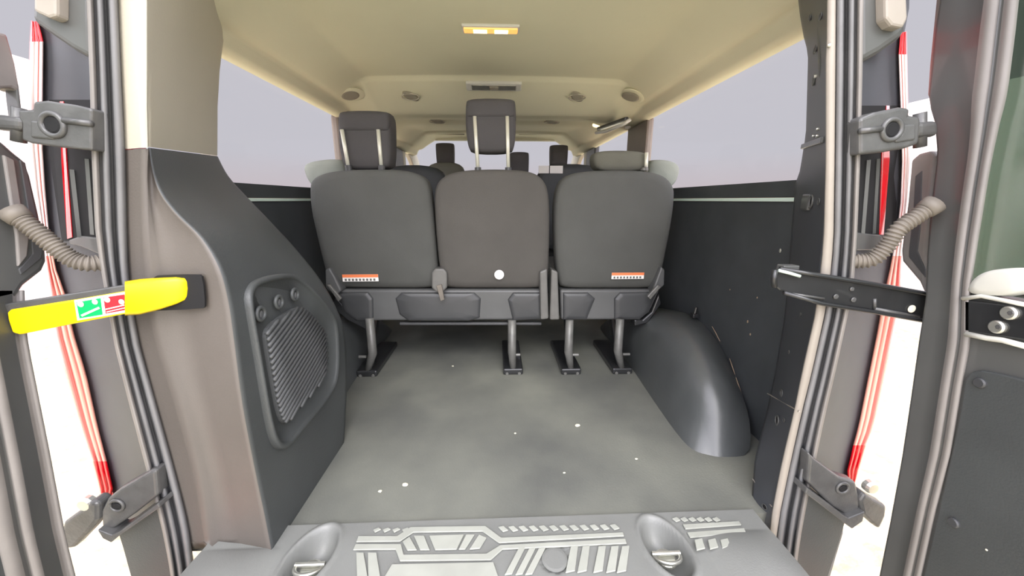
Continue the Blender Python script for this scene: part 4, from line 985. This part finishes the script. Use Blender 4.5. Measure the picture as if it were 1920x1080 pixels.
# ------------------------------------------------------------------ check straps
S = thing('check_strap', 'yellow door check strap with green and red sticker running into the left trim', 'check strap', (-.7, .62, .5))
def ys(px): return .615+(px-10)/(365-10)*.035
A = [(-30, 578), (100, 560), (245, 530), (250, 548), (248, 586), (100, 618), (-30, 632)]
MB().prism([PY(a, b, ys(a)+.004) for a, b in [(-40, 578), (235, 534), (240, 560), (-40, 634)]], (0, .012, 0)).build('steel_arm', M['hinge'], S, bevel=.002)
yl = [(18, 581), (140, 562), (246, 544), (250, 586), (140, 607), (36, 628), (22, 624), (14, 600), (12, 586)]
lab(MB().prism([PY(a, b, ys(a)) for a, b in yl], (0, .006, 0)).build('yellow_sleeve', M['yellow'], S, bevel=.003, seg=3), 'yellow sleeve')
rows = []
for (px, y0, y1, dd) in ((234, 527, 592, 0), (262, 523, 590, -.001), (300, 520, 581, 0.001), (330, 518, 572, .004), (350, 519, 564, .010), (360, 525, 556, .020), (362, 532, 550, .032)):
    yy = ys(px)-.004+dd
    rows.append([PY(px, y0, yy+.018), PY(px, y0+3, yy+.002), PY(px, y0+10, yy), PY(px, (y0+y1)/2, yy-.0015), PY(px, y1-10, yy), PY(px, y1-3, yy+.002), PY(px, y1, yy+.018)])
lab(MB().loft(rows, closed=True).build('yellow_end_cap', M['yellow'], S, smooth=True), 'yellow end cap')
def stk(pts, m, nm, dd, par): return MB().prism([PY(a, b, ys(a)-dd) for a, b in pts], (0, .0005, 0)).build(nm, M[m], par)
st = stk([(139, 563), (236, 547), (241, 585), (145, 601)], 'white', 'sticker', .0010, S)
lab(st, 'white edged sticker with a green and a red field')
stk([(143, 567), (188, 559), (192, 590), (149, 597)], 'green', 'green_field', .0016, st)
stk([(194, 558), (233, 552), (237, 581), (198, 588)], 'redst', 'red_field', .0016, st)
mb = MB()
def dot(px, py, r): mb.disc(PY(px, py, ys(px)-.0018), (0, -1, 0), r, .0006, 14)
dot(151, 570, .0052); dot(178, 566, .0046); dot(201, 562, .0048); dot(228, 566, .0046)
def ln(a, b, w): mb.bar(PY(a[0], a[1], ys(a[0])-.0021), PY(b[0], b[1], ys(b[0])-.0021), .0008, w, up=(0, 0, 1))
ln((153, 592), (186, 577), .0034); ln((198, 580), (233, 572), .0018); ln((200, 585), (235, 577), .0014)
mb.build('sticker_symbols', M['white'], st)

S = thing('check_strap', 'black steel door check strap from the bare pillar to the right door', 'check strap', (.7, .66, .5))
def yr(px): return .655+(1800-px)/350*.02
bar_ = [(1454, 508), (1462, 504), (1540, 518), (1640, 534), (1740, 552), (1800, 562), (1800, 612), (1740, 602), (1640, 583), (1540, 568), (1462, 545), (1452, 536)]
MB().prism([PY(a, b, yr(a)) for a, b in bar_], (0, .008, 0)).build('strap_bar', M['steel'], S, bevel=.003, seg=2)
mb = MB()
for pts in (((1462, 504), (1540, 517), (1640, 533), (1740, 551), (1798, 562)), ((1470, 549), (1540, 569), (1640, 585), (1740, 603), (1796, 612))):
    mb.tube([PY(a, b, yr(a)-.004) for a, b in pts], .0042, 8)
mb.each('rolled_edge', M['steel'], S, smooth=True)
lab(MB().tube([PY(1460, 507, .668), PY(1480, 512, .666), PY(1500, 518, .664)], .003, 8).build('worn_edge', M['strip'], S, smooth=True), 'bright worn edge at the tip')
mb = MB(); mb.tube([PY(1453, 506, .67), PY(1451, 522, .668), PY(1452, 538, .67)], .005, 8); mb.build('end_stop', M['steel'], S, smooth=True)
MB().box(tuple(PY(1468, 512, .69)), tuple(PY(1500, 500, .69)+Vector((0, .02, .002)))).build('stop_block', M['paint'], S, bevel=.002)
mb = MB(); mb.tube([PY(1486, 551, yr(1486)-.002), PY(1545, 560, yr(1545)-.002)], .0025, 8); mb.tube([PY(1640, 579, yr(1640)-.002), PY(1722, 594, yr(1722)-.002)], .0035, 8); mb.tube([PY(1640, 560, yr(1640)-.001), PY(1640, 579, yr(1640)-.001)], .003, 8); mb.tube([PY(1756, 578, yr(1756)-.002), PY(1754, 604, yr(1754)-.002)], .002, 8)
mb.each('pressed_bead', M['hinge'], S, smooth=True)
lab(MB().disc(PY(1709, 579, yr(1709)-.001), (0, -1, 0), .0075, .002).build('rivet', M['crumb'], S), 'pale rivet')
mb = MB()
for (a, b, r) in ((1742, 586, .0055), (1567, 556, .005), (1600, 562, .005), (1597, 542, .004)): mb.disc(PY(a, b, yr(a)-.001), (0, -1, 0), r, .002)
mb.each('dimple', M['hinge'], S)
MB().tube([PY(1806, 558, .65), PY(1804, 622, .65)], .013, 14).build('pivot_barrel', M['hinge'], S, smooth=True)
MB().prism(XP([(1806, 562), (1930, 575), (1930, 640), (1806, 622)], XD-.008), (.008, 0, 0)).build('bracket_plate', M['steel'], S, bevel=.003)
mb = MB()
for (a, b) in ((1895, 587), (1872, 613)): mb.disc(PX(a, b, XD-.008), (-1, 0, 0), .0105, .006, 20)
mb.each('bolt', M['bare'], S, label='bright bolt head')
mb = MB()
for (a, b) in ((1895, 587), (1872, 613)): mb.disc(PX(a, b, XD-.0138), (-1, 0, 0), .004, .001, 6)
mb.each('bolt_socket', M['hinge'], S)
mb = MB(); mb.tube(XP([(1805, 560), (1840, 555), (1880, 563), (1925, 572)], XD-.008), .0035, 8); mb.tube(XP([(1812, 626), (1850, 634), (1880, 638), (1925, 650)], XD-.008), .0045, 8)
mb.each('sealant_bead', M['lampg'], S, smooth=True, label='pale sealant bead around the bracket')

# ------------------------------------------------------------------ crumbs on the floor
cr = [(1193, 861, .0035, 'tiny white crumb near the wheel arch cover'), (760, 910, .006, 'largest pale crumb on the left of the floor near the sill'), (713, 922, .004, 'thin pale crumb beside the largest one'), (966, 813, .0032, 'small white crumb in the middle of the floor'), (1083, 799, .007, 'yellowish crumb right of the middle of the floor'), (1058, 887, .0028, 'pinhead crumb near the front of the sill tread'), (745, 984, .0035, 'white crumb at the rear edge of the floor'), (849, 687, .004, 'small pale crumb between the seat legs')]
for px, py, r, lb in cr:
    p = PZ(px, py, .001); vs = []
    bm = bmesh.new(); bmesh.ops.create_icosphere(bm, subdivisions=2, radius=r)
    for v in bm.verts: v.co *= random.uniform(.8, 1.15)
    for v in bm.verts: v.co.z *= .45; v.co.x *= 1.3; v.co += p+Vector((0, 0, r*.4))
    me = bpy.data.meshes.new('crumb'); bm.to_mesh(me); bm.free(); me.materials.append(M['crumb'])
    o = link('crumb', me); tag(o, lb, 'crumb', 'crumbs on the load floor')
